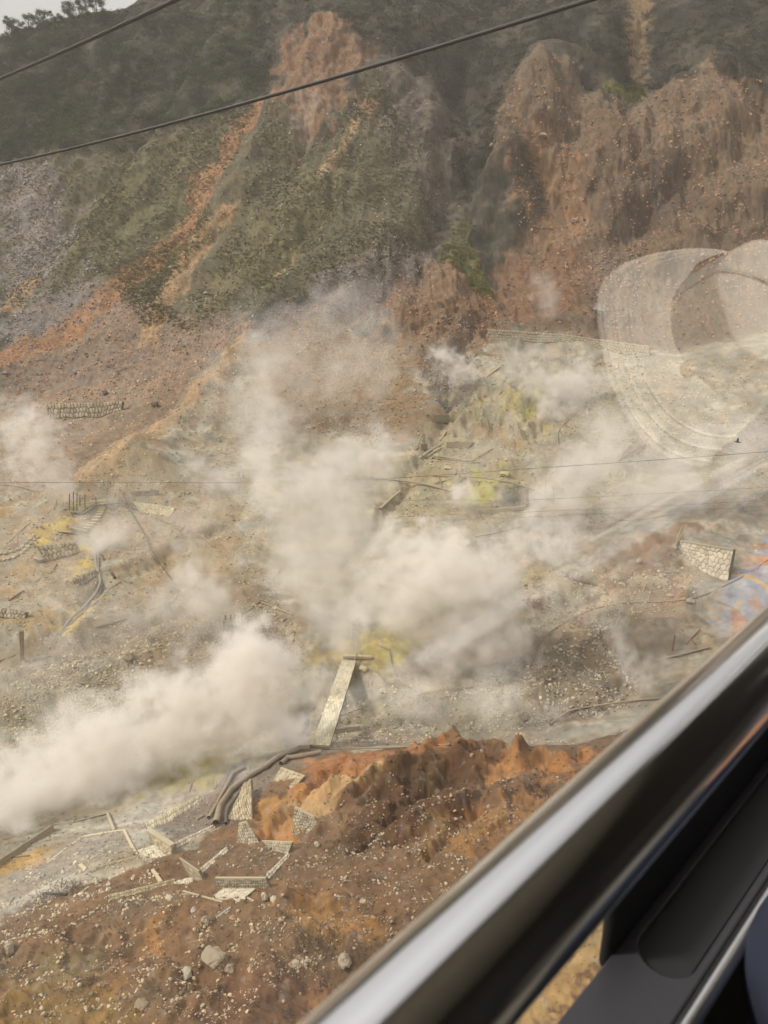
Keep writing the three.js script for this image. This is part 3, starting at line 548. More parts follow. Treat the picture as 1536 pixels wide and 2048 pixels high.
// ---------------------------------------------------------------- masonry, concrete, pipes and timber on the valley floor
const hsh = (i, j, k = 0) => { const s = Math.sin(i * 127.1 + j * 311.7 + k * 74.7) * 43758.5453; return s - Math.floor(s); };
const tones = (hex, n = 4, spread = 0.16) => Array.from({ length: n }, (_, i) => { const c = new THREE.Color(hex); return std(c.multiplyScalar(1 - spread + 2 * spread * i / (n - 1)), 0.95); });
const TONES = { grey: tones('#8d8472', 4, 0.22), pale: tones('#c2b8a3', 4, 0.16), cream: tones('#b9ad8c', 4, 0.18), field: tones('#a0957f', 4, 0.22), warm: tones('#a89b80', 4, 0.2), chute: tones('#c8bfa4', 4, 0.16) };
const jointMat = std('#6b604e', 1), concrete = std('#8d8068', 0.95), paleConcrete = std('#a59a80', 0.95), darkConcrete = std('#6f6656', 0.95);
// four corners of a face: top left, top right, bottom right, bottom left; the lower two stand on the ground, the upper two lean back by `lean` towards the ground behind them
function face([tl, tr, br, bl], lean) {
  const B = [onGround(...bl), onGround(...br)], T = [tl, tr].map((t, i) => { const far = -onGround(...t).z, near = -B[i].z; return spot(t[0], t[1], mix(near, Math.max(near + 0.05, far), lean)); });
  return [T[0], T[1], B[1], B[0]];
}
function stoneWall(name, px, nu, nv, lean, tone, label, o = {}) {
  const q = face(px, lean), c = q[3].clone().add(q[2]).multiplyScalar(0.5), t = thing(name, label, 'wall', o.group); t.position.copy(c);
  const foot = (u) => { const b = q[3].clone().lerp(q[2], u); b.y = Math.min(b.y, ground(b.x, b.z)) - 0.08; return b; };
  const at = (u, v) => foot(u).lerp(q[0].clone().lerp(q[1], u), v).sub(c);
  const n = q[2].clone().sub(q[3]).cross(q[0].clone().sub(q[3])).normalize(); if (n.dot(EYE.clone().sub(c)) < 0) n.negate();
  const cell = q[2].distanceTo(q[3]) / nu, dep = o.proud ?? cell * 0.42, thick = Math.max(0.2, cell * 0.7);
  // core behind the stones
  const core = (() => { const pos = [];
    const quad = (a, e, f, g) => pos.push(...a.toArray(), ...e.toArray(), ...f.toArray(), ...a.toArray(), ...f.toArray(), ...g.toArray());
    const N = 8, F = (a, v) => at(a, v).addScaledVector(n, -dep * 0.15), K = (a, v) => at(a, v).addScaledVector(n, -thick); for (let i = 0; i < N; i++) { const a = i / N, e = (i + 1) / N; quad(F(a, 0), F(e, 0), F(e, 1), F(a, 1)); quad(K(e, 0), K(a, 0), K(a, 1), K(e, 1)); quad(F(a, 1), F(e, 1), K(e, 1), K(a, 1)); quad(K(a, 0), K(e, 0), F(e, 0), F(a, 0)); } for (const a of [0, 1]) quad(F(a, 0), F(a, 1), K(a, 1), K(a, 0));
    const g = new THREE.BufferGeometry(); g.setAttribute('position', new THREE.Float32BufferAttribute(pos, 3)); g.computeVertexNormals(); return g; })();
  part(t, 'mortar', core, o.mortar ?? jointMat);
  const hex = (i, j) => (o.jit ?? 0.3) < 0.45 || j <= 0 || j >= nv ? 0 : (Number.isInteger(i - (j % 2 ? 0.5 : 0)) ? 0.19 : -0.19);
  const J = (i, j) => [clamp((i + (hsh(i, j, nu) - 0.5) * (o.jit ?? 0.3)) / nu, 0, 1), clamp((j + hex(i, j) + (hsh(j, i, 5 + nu) - 0.5) * (o.jit ?? 0.3) * 0.8) / nv, 0, 1)];
  const geos = [];
  for (let j = 0; j < nv; j++) for (let i = 0; i <= nu - (j % 2 ? 0 : 1); i++) {
    const x = i - (j % 2 ? 0.5 : 0), raw = [[x, j], [x + 0.5, j], [x + 1, j], [x + 1, j + 1], [x + 0.5, j + 1], [x, j + 1]].map(([a, b]) => J(clamp(a, 0, nu), b));
    const mid = raw.reduce((s, p) => [s[0] + p[0] / 6, s[1] + p[1] / 6], [0, 0]); if (raw[2][0] - raw[0][0] < 0.2 / nu) continue;
    const ring = (k) => raw.map(([a, b]) => at(mix(mid[0], a, k), mix(mid[1], b, k))), h = dep * (0.6 + 0.8 * hsh(i, j, 9)), A = ring(0.95), B = ring(0.9).map((p) => p.addScaledVector(n, h * 0.6)), Cc = ring(0.6).map((p) => p.addScaledVector(n, h)), m = at(...mid).addScaledVector(n, h * 1.06), pos = [];
    for (let k = 0; k < 6; k++) { const l = (k + 1) % 6; pos.push(...A[k].toArray(), ...A[l].toArray(), ...B[l].toArray(), ...A[k].toArray(), ...B[l].toArray(), ...B[k].toArray(), ...B[k].toArray(), ...B[l].toArray(), ...Cc[l].toArray(), ...B[k].toArray(), ...Cc[l].toArray(), ...Cc[k].toArray(), ...Cc[k].toArray(), ...Cc[l].toArray(), ...m.toArray()); }
    const g = new THREE.BufferGeometry(); g.setAttribute('position', new THREE.Float32BufferAttribute(pos, 3)); g.computeVertexNormals();
    if (o.merged) geos.push(g); else part(t, 'stone', g, TONES[tone][Math.floor(hsh(i, j, 3) * 4)]);
  }
  if (geos.length) tag(part(t, 'stonework', mergeGeometries(geos), TONES[tone][2]), null, null, null, 'stuff');
  if (o.coping) { const a = at(0, 1), b = at(1, 1); part(t, 'coping', bar(a, b, o.coping * cell, o.coping * cell * 0.7), o.copeMat ?? paleConcrete); }
  return t;
}
// a squared bar from a to b, w wide and h high, edges a little worn
function bar(a, b, w, h) {
  const d = b.clone().sub(a), g = new RoundedBoxGeometry(w, h, d.length() + 0.001, 1, Math.min(w, h) * 0.18); g.deleteAttribute('uv');
  const m = new THREE.Matrix4().lookAt(b, a, V(0, 1, 0)).setPosition(a.clone().lerp(b, 0.5)); return g.applyMatrix4(m);
}
function rod(pts, r, seg = 6, per = 6) { const c = new THREE.CatmullRomCurve3(pts, false, 'centripetal'); return new THREE.TubeGeometry(c, Math.max(2, pts.length * per), r, seg); }
const drape = (list, lift) => list.map(([x, y]) => { const p = onGround(x, y); p.y += lift; return p; });
// a thick slab given by its face, as the stone walls
function slab(name, px, lean, thickPx, mat, label, category = 'wall', group) {
  const q = face(px, lean), c = q[3].clone().add(q[2]).multiplyScalar(0.5), u = pxSize(c), t = thickPx * u, n = q[2].clone().sub(q[3]).cross(q[0].clone().sub(q[3])).normalize(); if (n.dot(EYE.clone().sub(c)) < 0) n.negate();
  const N = 8, pos = [], P = (a, b, k) => { const p = q[3].clone().lerp(q[2], a).lerp(q[0].clone().lerp(q[1], a), b).addScaledVector(n, k * t + (k > -0.5 ? 0.1 * t * n2(a * 9 + c.x, b * 5 + c.z) : 0)); p.y += b > 0.99 ? 0.12 * t * n2(a * 7 + c.z, 3) * 3 : 0; return p.sub(c); };
  const quad = (a, b, d, e) => pos.push(...a.toArray(), ...b.toArray(), ...d.toArray(), ...a.toArray(), ...d.toArray(), ...e.toArray());
  for (let i = 0; i < N; i++) { const a = i / N, b = (i + 1) / N; for (let j = 0; j < 3; j++) quad(P(a, j / 3, 0), P(b, j / 3, 0), P(b, (j + 1) / 3, 0), P(a, (j + 1) / 3, 0)); quad(P(a, 1, 0), P(b, 1, 0), P(b, 1, -1), P(a, 1, -1)); quad(P(b, 0, -1), P(a, 0, -1), P(a, 1, -1), P(b, 1, -1)); quad(P(a, 0, -1), P(b, 0, -1), P(b, 0, 0), P(a, 0, 0)); }
  for (const a of [0, 1]) quad(P(a, 0, 0), P(a, 1, 0), P(a, 1, -1), P(a, 0, -1));
  const g = new THREE.BufferGeometry(); g.setAttribute('position', new THREE.Float32BufferAttribute(pos, 3)); g.computeVertexNormals();
  const m = solo(name, g, mat, label, category, group); m.position.copy(c); return m;
}
const DAM = 'ruined check dam walls on the near slope';
stoneWall('check_dam_wall', [[590, 1615], [628, 1634], [644, 1655], [583, 1673]], 9, 8, 0.35, 'field', 'cracked leaning block wall half buried in the brown slope', { group: DAM, coping: 0.9, jit: 0.2 });
stoneWall('check_dam_wall', [[478, 1648], [494, 1644], [520, 1686], [473, 1687]], 8, 7, 0.35, 'field', 'pointed block wall left of the orange earth', { group: DAM, coping: 0.8, jit: 0.2 });
stoneWall('check_dam_wall', [[524, 1682], [586, 1684], [575, 1708], [538, 1699]], 11, 4, 0.25, 'field', 'low block wall below the orange earth with a flat top', { group: DAM, coping: 0.8, jit: 0.2 });
stoneWall('revetment', [[562, 1536], [609, 1553], [586, 1578], [531, 1590]], 12, 9, 0.75, 'warm', 'fan of pale block paving above the orange earth', { group: DAM, jit: 0.2, coping: 0.9 });
stoneWall('revetment', [[488, 1570], [503, 1558], [505, 1641], [456, 1641]], 8, 15, 0.7, 'warm', 'tall curving block revetment beside the big dark pipes', { group: DAM, jit: 0.2 });
stoneWall('check_dam_wall', [[431, 1756], [532, 1756], [542, 1776], [436, 1776]], 22, 4, 0.15, 'field', 'long straight block wall above the white paved apron', { group: DAM, coping: 0.9, jit: 0.15 });
stoneWall('check_dam_wall', [[359, 1716], [398, 1743], [407, 1760], [383, 1757]], 9, 4, 0.2, 'warm', 'diagonal block wall ending at the long straight wall', { group: DAM, coping: 1, jit: 0.2 });
stoneWall('check_dam_wall', [[297, 1660], [346, 1692], [342, 1708], [309, 1686]], 10, 3, 0.2, 'warm', 'upper diagonal block wall beside the gravel pool', { group: DAM, coping: 1, jit: 0.2 });
stoneWall('apron', [[447, 1778], [512, 1778], [471, 1808], [421, 1794]], 14, 7, 0.9, 'pale', 'white cobbled apron under the long straight wall', { group: DAM, jit: 0.35 });
stoneWall('apron', [[275, 1701], [311, 1690], [334, 1712], [286, 1717]], 10, 5, 0.9, 'pale', 'white cobbled floor between the two terrace walls', { group: DAM, jit: 0.35 });
stoneWall('apron', [[352, 1762], [385, 1754], [386, 1764], [359, 1774]], 8, 3, 0.9, 'pale', 'small white cobbled floor left of the long straight wall', { group: DAM, jit: 0.35 });
stoneWall('parapet', [[290, 1647], [400, 1590], [404, 1600], [297, 1663]], 26, 2, 0.5, 'cream', 'long cream block parapet climbing to the right from the terraces', { group: DAM, jit: 0.2 });
stoneWall('parapet', [[349, 1685], [428, 1649], [431, 1655], [353, 1697]], 18, 2, 0.4, 'pale', 'stepped pale parapet below the grey gravel slope', { group: DAM, jit: 0.25 });
stoneWall('parapet', [[399, 1738], [452, 1694], [457, 1702], [405, 1747]], 14, 2, 0.4, 'pale', 'pale block line climbing from the diagonal wall', { group: DAM, jit: 0.25 });
stoneWall('parapet', [[531, 1750], [573, 1708], [579, 1712], [539, 1758]], 12, 2, 0.4, 'pale', 'pale block line climbing right from the long straight wall', { group: DAM, jit: 0.25 });
stoneWall('parapet', [[215, 1790], [349, 1757], [351, 1764], [221, 1801]], 28, 2, 0.3, 'cream', 'broken cream stone row across the brown slope', { group: DAM, jit: 0.4 });
stoneWall('parapet', [[190, 1733], [276, 1710], [277, 1717], [193, 1742]], 20, 2, 0.3, 'cream', 'cream stone row in front of the pebble terrace', { group: DAM, jit: 0.4 });
stoneWall('parapet', [[431, 1834], [461, 1812], [464, 1817], [435, 1842]], 9, 2, 0.3, 'pale', 'short pale stone row at the lower end of the dams', { group: DAM, jit: 0.4 });
slab('terrace_wall', [[-30, 1740], [106, 1649], [110, 1664], [-30, 1760]], 0.3, 6, concrete, 'grey concrete terrace wall under the steam at left', 'wall', DAM);
function kerb(name, list, w, h, mat, label, cat = 'kerb', group = DAM) {
  const pts = drape(list, 0), u = pxSize(pts[0]), t = thing(name, label, cat, group); t.position.copy(pts[0]);
  for (let i = 1; i < pts.length; i++) { const a = pts[i - 1].clone().sub(pts[0]), b = pts[i].clone().sub(pts[0]), d = b.clone().sub(a).normalize().multiplyScalar(0.02); part(t, 'kerb_stone', bar(a.add(d), b.sub(d), w * u, h * u), mat); }
}
const creamMat = std('#b8a988', 0.95);
kerb('kerb', [[95, 1727], [130, 1700], [167, 1674], [215, 1666], [247, 1661]], 5, 6, creamMat, 'cream kerb along the far edge of the pebble terrace');
kerb('kerb', [[248, 1661], [260, 1686], [274, 1711]], 5, 6, creamMat, 'cream kerb down the right edge of the pebble terrace');
kerb('kerb', [[108, 1650], [150, 1645], [190, 1634], [214, 1628]], 4, 6, concrete, 'grey broken kerb along the back terrace under the steam');
kerb('kerb', [[215, 1628], [228, 1662]], 5, 7, paleConcrete, 'short pale kerb at the right end of the back terrace');
kerb('kerb', [[366, 1783], [405, 1794], [446, 1805]], 4, 5, paleConcrete, 'pale kerb along the left of the white apron');
kerb('kerb', [[489, 1793], [508, 1804]], 4, 5, paleConcrete, 'short pale kerb at the right of the white apron');
kerb('beam', [[305, 1741], [323, 1766]], 7, 8, creamMat, 'cream concrete beam lying across the terrace step', 'beam');
kerb('beam', [[160, 1730], [171, 1739]], 7, 6, creamMat, 'small cream concrete beam on the pebble slope', 'beam');
kerb('beam', [[161, 1787], [178, 1774]], 4, 5, paleConcrete, 'pale plank end above the dead branches', 'beam');

stoneWall('retaining_wall', [[1361, 1082], [1467, 1100], [1456, 1161], [1367, 1121]], 11, 6, 0.2, 'pale', 'mortared wall of big rounded stones at right above the pipe', { jit: 0.55, proud: 0.12, coping: 0.5, mortar: std('#6a614f', 1) });
stoneWall('retaining_wall', [[90, 808], [246, 803], [244, 819], [98, 834]], 24, 3, 0.2, 'field', 'small dry stone wall at the foot of the far left slope', { jit: 0.5 });
stoneWall('retaining_wall', [[975, 657], [1120, 668], [1120, 684], [975, 673]], 28, 4, 0.3, 'field', 'long rough stone wall under the red talus, left half', { jit: 0.55, merged: true });
stoneWall('retaining_wall', [[1121, 668], [1300, 692], [1300, 708], [1121, 685]], 34, 4, 0.3, 'field', 'long rough stone wall under the red talus, right half', { jit: 0.55, merged: true });
stoneWall('retaining_wall', [[76, 1092], [152, 1082], [161, 1104], [92, 1123]], 9, 3, 0.25, 'warm', 'rounded field stone wall under the yellow ground at left', { jit: 0.55 });
stoneWall('retaining_wall', [[146, 1160], [192, 1137], [195, 1149], [152, 1171]], 9, 2, 0.25, 'field', 'short low stone wall beside the grey hose', { jit: 0.5 });
stoneWall('retaining_wall', [[-20, 1212], [56, 1224], [50, 1237], [-20, 1233]], 10, 2, 0.25, 'field', 'low stone wall at the left edge above the weir', { jit: 0.5 });
stoneWall('retaining_wall', [[262, 1002], [352, 1016], [340, 1034], [280, 1024]], 14, 4, 0.6, 'cream', 'heap-like wall of round cream stones right of the vent platform', { jit: 0.7 });
slab('weir_apron', [[55, 1275], [282, 1221], [284, 1229], [57, 1292]], 0.8, 5, concrete, 'long concrete apron crossing the slope below the hose', 'weir');
slab('weir_post', [[38, 1263], [48, 1262], [49, 1322], [41, 1322]], 0.02, 9, concrete, 'upright concrete slab at the left end of the apron', 'weir');
slab('weir_apron', [[-30, 1312], [37, 1293], [38, 1308], [-30, 1330]], 0.7, 5, concrete, 'short concrete apron at the left edge of the valley', 'weir');
slab('concrete_block', [[866, 829], [899, 830], [897, 846], [868, 844]], 0.1, 8, concrete, 'grey concrete block in the gully above the sluice', 'block');
slab('concrete_block', [[893, 884], [947, 883], [936, 897], [893, 895]], 0.1, 5, concrete, 'curved concrete wall right of the white sluice boards', 'wall');
slab('concrete_block', [[837, 933], [913, 942], [908, 954], [836, 950]], 0.4, 6, concrete, 'flat concrete ledge above the sulphur mound', 'wall');
slab('concrete_block', [[842, 887], [855, 887], [855, 900], [842, 899]], 0.05, 5, concrete, 'small square concrete block left of the sluice boards', 'block');
slab('concrete_block', [[1052, 980], [1057, 978], [1058, 1012], [1053, 1014]], 0.02, 6, concrete, 'upright concrete slab at the right end of the sulphur mound', 'wall');
slab('concrete_block', [[958, 1020], [1052, 1012], [1054, 1019], [959, 1029]], 0.1, 4, paleConcrete, 'low concrete wall below the dark gravel bed', 'wall');
slab('concrete_block', [[261, 983], [318, 979], [316, 991], [266, 994]], 0.1, 5, concrete, 'rounded concrete wall in the grey green mound', 'wall');
slab('concrete_block', [[946, 699], [1001, 711], [1001, 719], [948, 708]], 0.1, 4, concrete, 'thin concrete wall below the long stone wall', 'wall');
slab('concrete_block', [[965, 752], [1000, 730], [1003, 735], [970, 758]], 0.3, 4, paleConcrete, 'pale concrete strip right of the gully steam', 'wall');
slab('concrete_block', [[650, 1460], [720, 1452], [722, 1460], [652, 1468]], 0.2, 3, darkConcrete, 'dark low step at the foot of the chute', 'wall');

// ---------------- the masonry chute with its pipe
{
  const t = stoneWall('chute', [[684, 1320], [713, 1321], [657, 1499], [620, 1498]], 6, 34, 0.97, 'chute', 'steep pale masonry chute running down to the ridge pipe', { jit: 0.12, proud: 0.08 });
  t.userData.category = 'chute';
  const o = t.position, P = (x, y, l) => { const p = onGround(x, y); p.y += l; return p.sub(o); };
  part(t, 'head_beam', bar(P(686, 1316, 0.25), P(744, 1318, 0.25), 0.5, 0.5), creamMat);
  part(t, 'water_pipe', rod([P(708, 1296, 0.5), P(714, 1310, 0.7), P(711, 1324, 0.6), P(696, 1345, 0.55), P(680, 1400, 0.55), P(664, 1450, 0.55), P(652, 1494, 0.5)], 0.1, 7), std('#8f856c', 0.7));
  for (let k = 0; k < 9; k++) { const v = k / 9, x0 = mix(690, 630, v), y0 = mix(1332, 1490, v); part(t, 'rung', bar(P(x0, y0, 0.45), P(x0 + 13, y0 + 2, 0.45), 0.07, 0.07), std('#4a4438', 0.9)); }
  part(t, 'side_beam', bar(P(620, 1498, 0.3), P(660, 1500, 0.3), 0.3, 0.3), std('#6f6652', 0.9));
}
// ---------------- pipes and hoses
function pipe(name, list, wpx, lift, mat, label, cat = 'pipe', joints = 0) {
  const pts = drape(list, 0), u = pxSize(pts[Math.floor(pts.length / 2)]), r = wpx * u / 2; pts.forEach((p) => p.y += r * 0.8 + lift);
  const o = pts[0].clone(), loc = pts.map((p) => p.clone().sub(o));
  if (!joints) { const m = solo(name, rod(loc, r, 8, 8), mat, label, cat, 'pipes and hoses across the valley'); m.position.copy(o); return; }
  const t = thing(name, label, cat, 'pipes and hoses across the valley'); t.position.copy(o);
  for (let i = 1; i < loc.length; i++) { const c = new THREE.LineCurve3(loc[i - 1], loc[i]); part(t, 'pipe_section', new THREE.TubeGeometry(c, 1, r, 12), mat); if (i < loc.length - 1) { const d = loc[i + 1].clone().sub(loc[i - 1]).normalize().multiplyScalar(r * 0.6); part(t, 'collar', new THREE.TubeGeometry(new THREE.LineCurve3(loc[i].clone().sub(d), loc[i].clone().add(d)), 1, r * 1.16, 12), mat); } }
}
const hoseMat = std('#8b8377', 0.6), rustPipe = std('#948570', 0.75), darkPipe = std('#574e44', 0.7), tanPipe = std('#8a7c66', 0.8);
pipe('hose', [[184, 1080], [190, 1105], [194, 1140], [201, 1165], [192, 1188], [172, 1212], [140, 1242], [120, 1272]], 6, 0, hoseMat, 'thick grey hose running down past the yellow ground', 'hose');
pipe('hose', [[186, 1082], [195, 1110], [198, 1145], [204, 1168], [196, 1192], [178, 1214], [150, 1240], [128, 1262]], 3, 0, hoseMat, 'thin grey hose lying along the thick one', 'hose');
pipe('pipe', [[754, 1290], [776, 1300], [783, 1330], [796, 1365], [815, 1396], [860, 1386], [940, 1376], [1002, 1371], [1050, 1318], [1105, 1262], [1180, 1222], [1260, 1207], [1340, 1204], [1400, 1194], [1470, 1162], [1545, 1115]], 2.4, 0.1, rustPipe, 'long thin pipe winding from the sulphur ground to the right edge');
pipe('culvert_pipe', [[432, 1652], [440, 1618], [462, 1585], [500, 1556], [528, 1540], [556, 1518], [600, 1502], [622, 1500]], 11, 0.1, tanPipe, 'big jointed pipe climbing beside the revetment to the ridge', 'pipe', 1);
pipe('culvert_pipe', [[418, 1640], [434, 1612], [455, 1572], [466, 1550], [490, 1538]], 7, 0.1, tanPipe, 'jointed pipe bending left of the big one', 'pipe', 1);
pipe('culvert_pipe', [[562, 1532], [575, 1520], [604, 1516], [642, 1508]], 9, 0.1, tanPipe, 'short bent pipe lying right of the big jointed pipe', 'pipe', 1);
pipe('culvert_pipe', [[452, 1650], [456, 1620], [478, 1590], [492, 1568]], 6, 0.05, darkPipe, 'dark pipe in the shadowed ditch beside the revetment', 'pipe');
pipe('pipe', [[600, 1503], [680, 1500], [780, 1498], [900, 1492]], 3.4, 0.1, tanPipe, 'straight pipe along the ridge behind the orange earth');
pipe('pipe', [[705, 1296], [704, 1270], [704, 1245], [708, 1220], [722, 1196]], 3, 0.2, rustPipe, 'pipe climbing from the chute head into the steam');
pipe('pipe', [[1100, 1452], [1118, 1438], [1145, 1424], [1200, 1414], [1262, 1405], [1320, 1400]], 4, 0.15, rustPipe, 'pale pipe at the lower right below the rubble');
pipe('hose', [[1160, 820], [1135, 842], [1118, 862], [1116, 890], [1123, 915], [1112, 945]], 2.2, 0.05, rustPipe, 'thin hose on the upper slope right of the sulphur', 'hose');
pipe('hose', [[1206, 808], [1207, 825], [1206, 835]], 2.2, 0.05, rustPipe, 'short hose below the bright steam burst', 'hose');
pipe('pipe', [[870, 970], [930, 958], [1000, 965], [1052, 977], [1105, 1004]], 2.6, 0.3, rustPipe, 'pipe crossing above the sulphur mound');
pipe('pipe', [[740, 958], [800, 965], [860, 975], [900, 986]], 3.2, 0.3, rustPipe, 'pipe crossing the gully left of the sulphur mound');
pipe('hose', [[875, 950], [890, 985], [905, 1010]], 1.6, 0.05, hoseMat, 'thin hose hanging down left of the small puff', 'hose');
pipe('pipe', [[1195, 1015], [1220, 1036], [1250, 1042], [1300, 1038], [1350, 1030]], 2.4, 0.1, rustPipe, 'pipe on the grey gravel below the power lines');
pipe('pipe', [[950, 1075], [990, 1068], [1040, 1055]], 3, 0.1, rustPipe, 'pipe end showing at the upper edge of the main steam');
pipe('hose', [[246, 985], [262, 1025], [285, 1062], [305, 1105], [328, 1140], [345, 1162]], 2.4, 0.1, darkPipe, 'long dark hose down the slope right of the platform', 'hose');
pipe('pipe', [[240, 1000], [290, 1028], [345, 1050], [400, 1072], [430, 1095]], 2.2, 0.1, rustPipe, 'straight pipe crossing the rubble right of the platform');
pipe('pipe', [[-20, 968], [40, 975], [80, 985]], 2.4, 0.1, rustPipe, 'pipe end at the left edge behind the plume');
pipe('pipe', [[112, 1000], [110, 1014], [95, 1028]], 2, 0.05, rustPipe, 'short bent pipe left of the vent platform');
pipe('pipe', [[1313, 1325], [1365, 1312], [1420, 1298]], 3.5, 0.2, rustPipe, 'pale pipe by the gravel bank next to the window rail');
// ---------------- timber: logs, poles and planks [x0, y0, x1, y1, width in pixels, lift of the second end in metres]
const WOOD = [std('#8d7f66', 0.95), std('#a09274', 0.95), std('#6f614c', 0.95)];
const LOGS = [
  [150, 1366, 268, 1372, 3.2, 0, 'long pale log lying beside the left gravel heap'], [148, 1340, 151, 1372, 3, 0.6, 'short post standing at the end of the long log'], [18, 1202, 48, 1182, 3.4, 0, 'pale plank on the bare slope at left'],
  [70, 1165, 88, 1152, 2, 0, 'small stick on the slope below the round stone wall'], [98, 1148, 113, 1128, 2.6, 0, 'bent branch on the slope under the round stone wall'], [192, 1096, 230, 1158, 5, 0, 'dark timber sliding down right of the hose'],
  [146, 1242, 210, 1190, 2.4, 0, 'thin pole beside the grey hose'], [218, 1178, 238, 1166, 2, 0, 'small pole right of the grey hose bend'], [335, 1098, 370, 1052, 2.4, 0, 'leaning pole in the rubble right of the platform'],
  [338, 1090, 395, 1075, 2, 0, 'thin pole lying across the leaning pole'], [332, 1080, 346, 1058, 1.8, 0, 'short pole among the crossed poles'], [545, 1160, 572, 1128, 2, 0, 'stick pointing up left of the steam veil'],
  [488, 1228, 520, 1204, 2.6, 0.2, 'rail climbing right from the little wooden platform'], [520, 1204, 585, 1230, 3, 0, 'long plank behind the little wooden platform'], [522, 1201, 545, 1212, 2.4, 0, 'second plank above the long one behind the little platform'],
  [410, 1260, 422, 1250, 2, 0, 'small stick left of the little wooden platform'], [728, 1415, 744, 1362, 2.4, 0, 'upright pole right of the chute'], [724, 1412, 738, 1370, 2, 0, 'second pole beside the upright one right of the chute'],
  [680, 1432, 722, 1418, 2, 0, 'thin stick lying across the rubble beside the chute'], [754, 1290, 778, 1302, 3, 0.2, 'short timber at the bend of the long pipe'], [435, 1380, 452, 1352, 2, 0, 'stick at the top of the dense steam'],
  [845, 914, 880, 892, 5, 0.1, 'white sluice board nearest the gully'], [850, 917, 884, 897, 4, 0.1, 'white sluice board beside the first'], [880, 882, 893, 866, 4.5, 0.2, 'white board standing above the sluice'],
  [833, 900, 846, 870, 3, 0.3, 'post left of the sluice boards'], [866, 912, 945, 922, 2.4, 0, 'long pole below the curved concrete wall'], [870, 918, 960, 926, 2, 0, 'second long pole below the curved concrete wall'],
  [945, 922, 985, 898, 2.6, 0, 'pole leaning right of the sluice'], [965, 918, 1010, 895, 2, 0, 'thin pole right of the leaning one'], [905, 900, 912, 905, 2, 0, 'peg beside the curved concrete wall'],
  [912, 972, 926, 958, 2.6, 0.2, 'short timber on the ledge over the sulphur mound'], [760, 1020, 800, 985, 6, 0, 'white slab edge along the dark gully'], [1053, 980, 1108, 1006, 2.6, 0.1, 'beam running down right from the concrete slab'],
  [1090, 990, 1092, 960, 2.6, 1.2, 'post right of the sulphur mound'], [1106, 1005, 1107, 975, 2.6, 1.2, 'second post right of the sulphur mound'], [960, 1030, 975, 1048, 3, 0, 'timber at the foot of the low concrete wall'],
  [1000, 1030, 1060, 1040, 2.4, 0, 'pole below the low concrete wall'], [1015, 1024, 1052, 1034, 2, 0, 'thin pole below the low concrete wall'], [1240, 918, 1262, 892, 2.6, 0, 'pale pole beside the pale streak of stones'],
  [1237, 922, 1290, 890, 4, 0, 'pale log in the streak of stones at right'], [1352, 1092, 1366, 1052, 4, 0.8, 'weathered post leaning at the left end of the mortared wall'], [1353, 1100, 1362, 1080, 3, 0.3, 'short dark post at the left end of the mortared wall'],
  [1301, 1188, 1306, 1166, 2, 0.3, 'thin stake below the rusty slope'], [1297, 1160, 1312, 1148, 2, 0, 'twig on the rusty slope'], [1146, 1160, 1190, 1172, 8, 0, 'broad pale timber on the slope above the long pipe'],
  [1196, 1238, 1200, 1228, 2, 0.3, 'peg beside the long pipe'], [1344, 1302, 1350, 1272, 2.4, 0.6, 'stake in the reddish debris near the rail'], [1372, 1290, 1400, 1262, 2.4, 0.2, 'reddish stick in the debris near the rail'], [1362, 1258, 1392, 1290, 2.2, 0, 'reddish stick crossing the other near the rail'],
  [1230, 1260, 1240, 1225, 1.8, 0.3, 'thin stake above the grey rubble'], [86, 1788, 134, 1790, 5, 0, 'dark log in the brush of the near slope'], [122, 1776, 126, 1764, 2.4, 0.3, 'dead stump in the brush beside the dark log'],
  [144, 1790, 148, 1776, 2.4, 0.3, 'dead stick standing right of the dark log'], [396, 1640, 410, 1632, 3, 0, 'pale stick on the grey gravel above the parapet'], [378, 1585, 384, 1560, 2.6, 0.4, 'stake at the top of the cream parapet'],
  [430, 1578, 434, 1560, 2.4, 0.4, 'stake left of the bent pipes'], [498, 1554, 502, 1538, 2, 0.4, 'stake between the jointed pipes'], [468, 1570, 476, 1578, 2, 0, 'twig in the ditch beside the pipes'],
  [590, 1572, 612, 1556, 2.6, 0, 'pale edging pole under the block fan'], [0, 1720, 60, 1712, 3, 0, 'cable lying on the pale terrace at left'], [15, 1088, 60, 1050, 2.4, 0.3, 'handrail pole above the stone-lined path'], [34, 1098, 36, 1070, 2.4, 0.8, 'post of the handrail at left'],
  [66, 1050, 74, 1055, 2.6, 0, 'stub of the handrail at left'], [232, 745, 300, 720, 1.6, 0, 'thin pole on the far slope above the stone wall'], [135, 900, 165, 882, 2, 0, 'pale pole on the pinkish slope left of the bank'],
];
LOGS.forEach(([x0, y0, x1, y1, w, lift, label], i) => {
  const up = lift >= 0.6, a = onGround(x0, y0), b = up ? spot(x1, y1, -a.z) : onGround(x1, y1), u = pxSize(a), r = w * u / 2; if (!up) b.y += lift; a.y += r * 0.7; b.y += r * 0.7;
  const m = solo(w > 3.5 && w < 6 ? 'plank' : 'pole', rod([V(0, 0, 0), b.clone().sub(a).multiplyScalar(0.33).add(V(hsh(i, 1) - 0.5, hsh(i, 2) * 0.6, hsh(i, 3) - 0.5).multiplyScalar(r)), b.clone().sub(a).multiplyScalar(0.7).add(V(hsh(i, 4) - 0.5, hsh(i, 5) * 0.5, hsh(i, 6) - 0.5).multiplyScalar(r)), b.clone().sub(a)], r, 6, 3), label.includes('white') ? paleConcrete : label.includes('dark') ? std('#4a4036', 0.95) : label.includes('reddish') ? std('#8a5a48', 0.95) : WOOD[i % 3], label, 'timber', 'loose timber lying about the valley');
  m.position.copy(a);
});
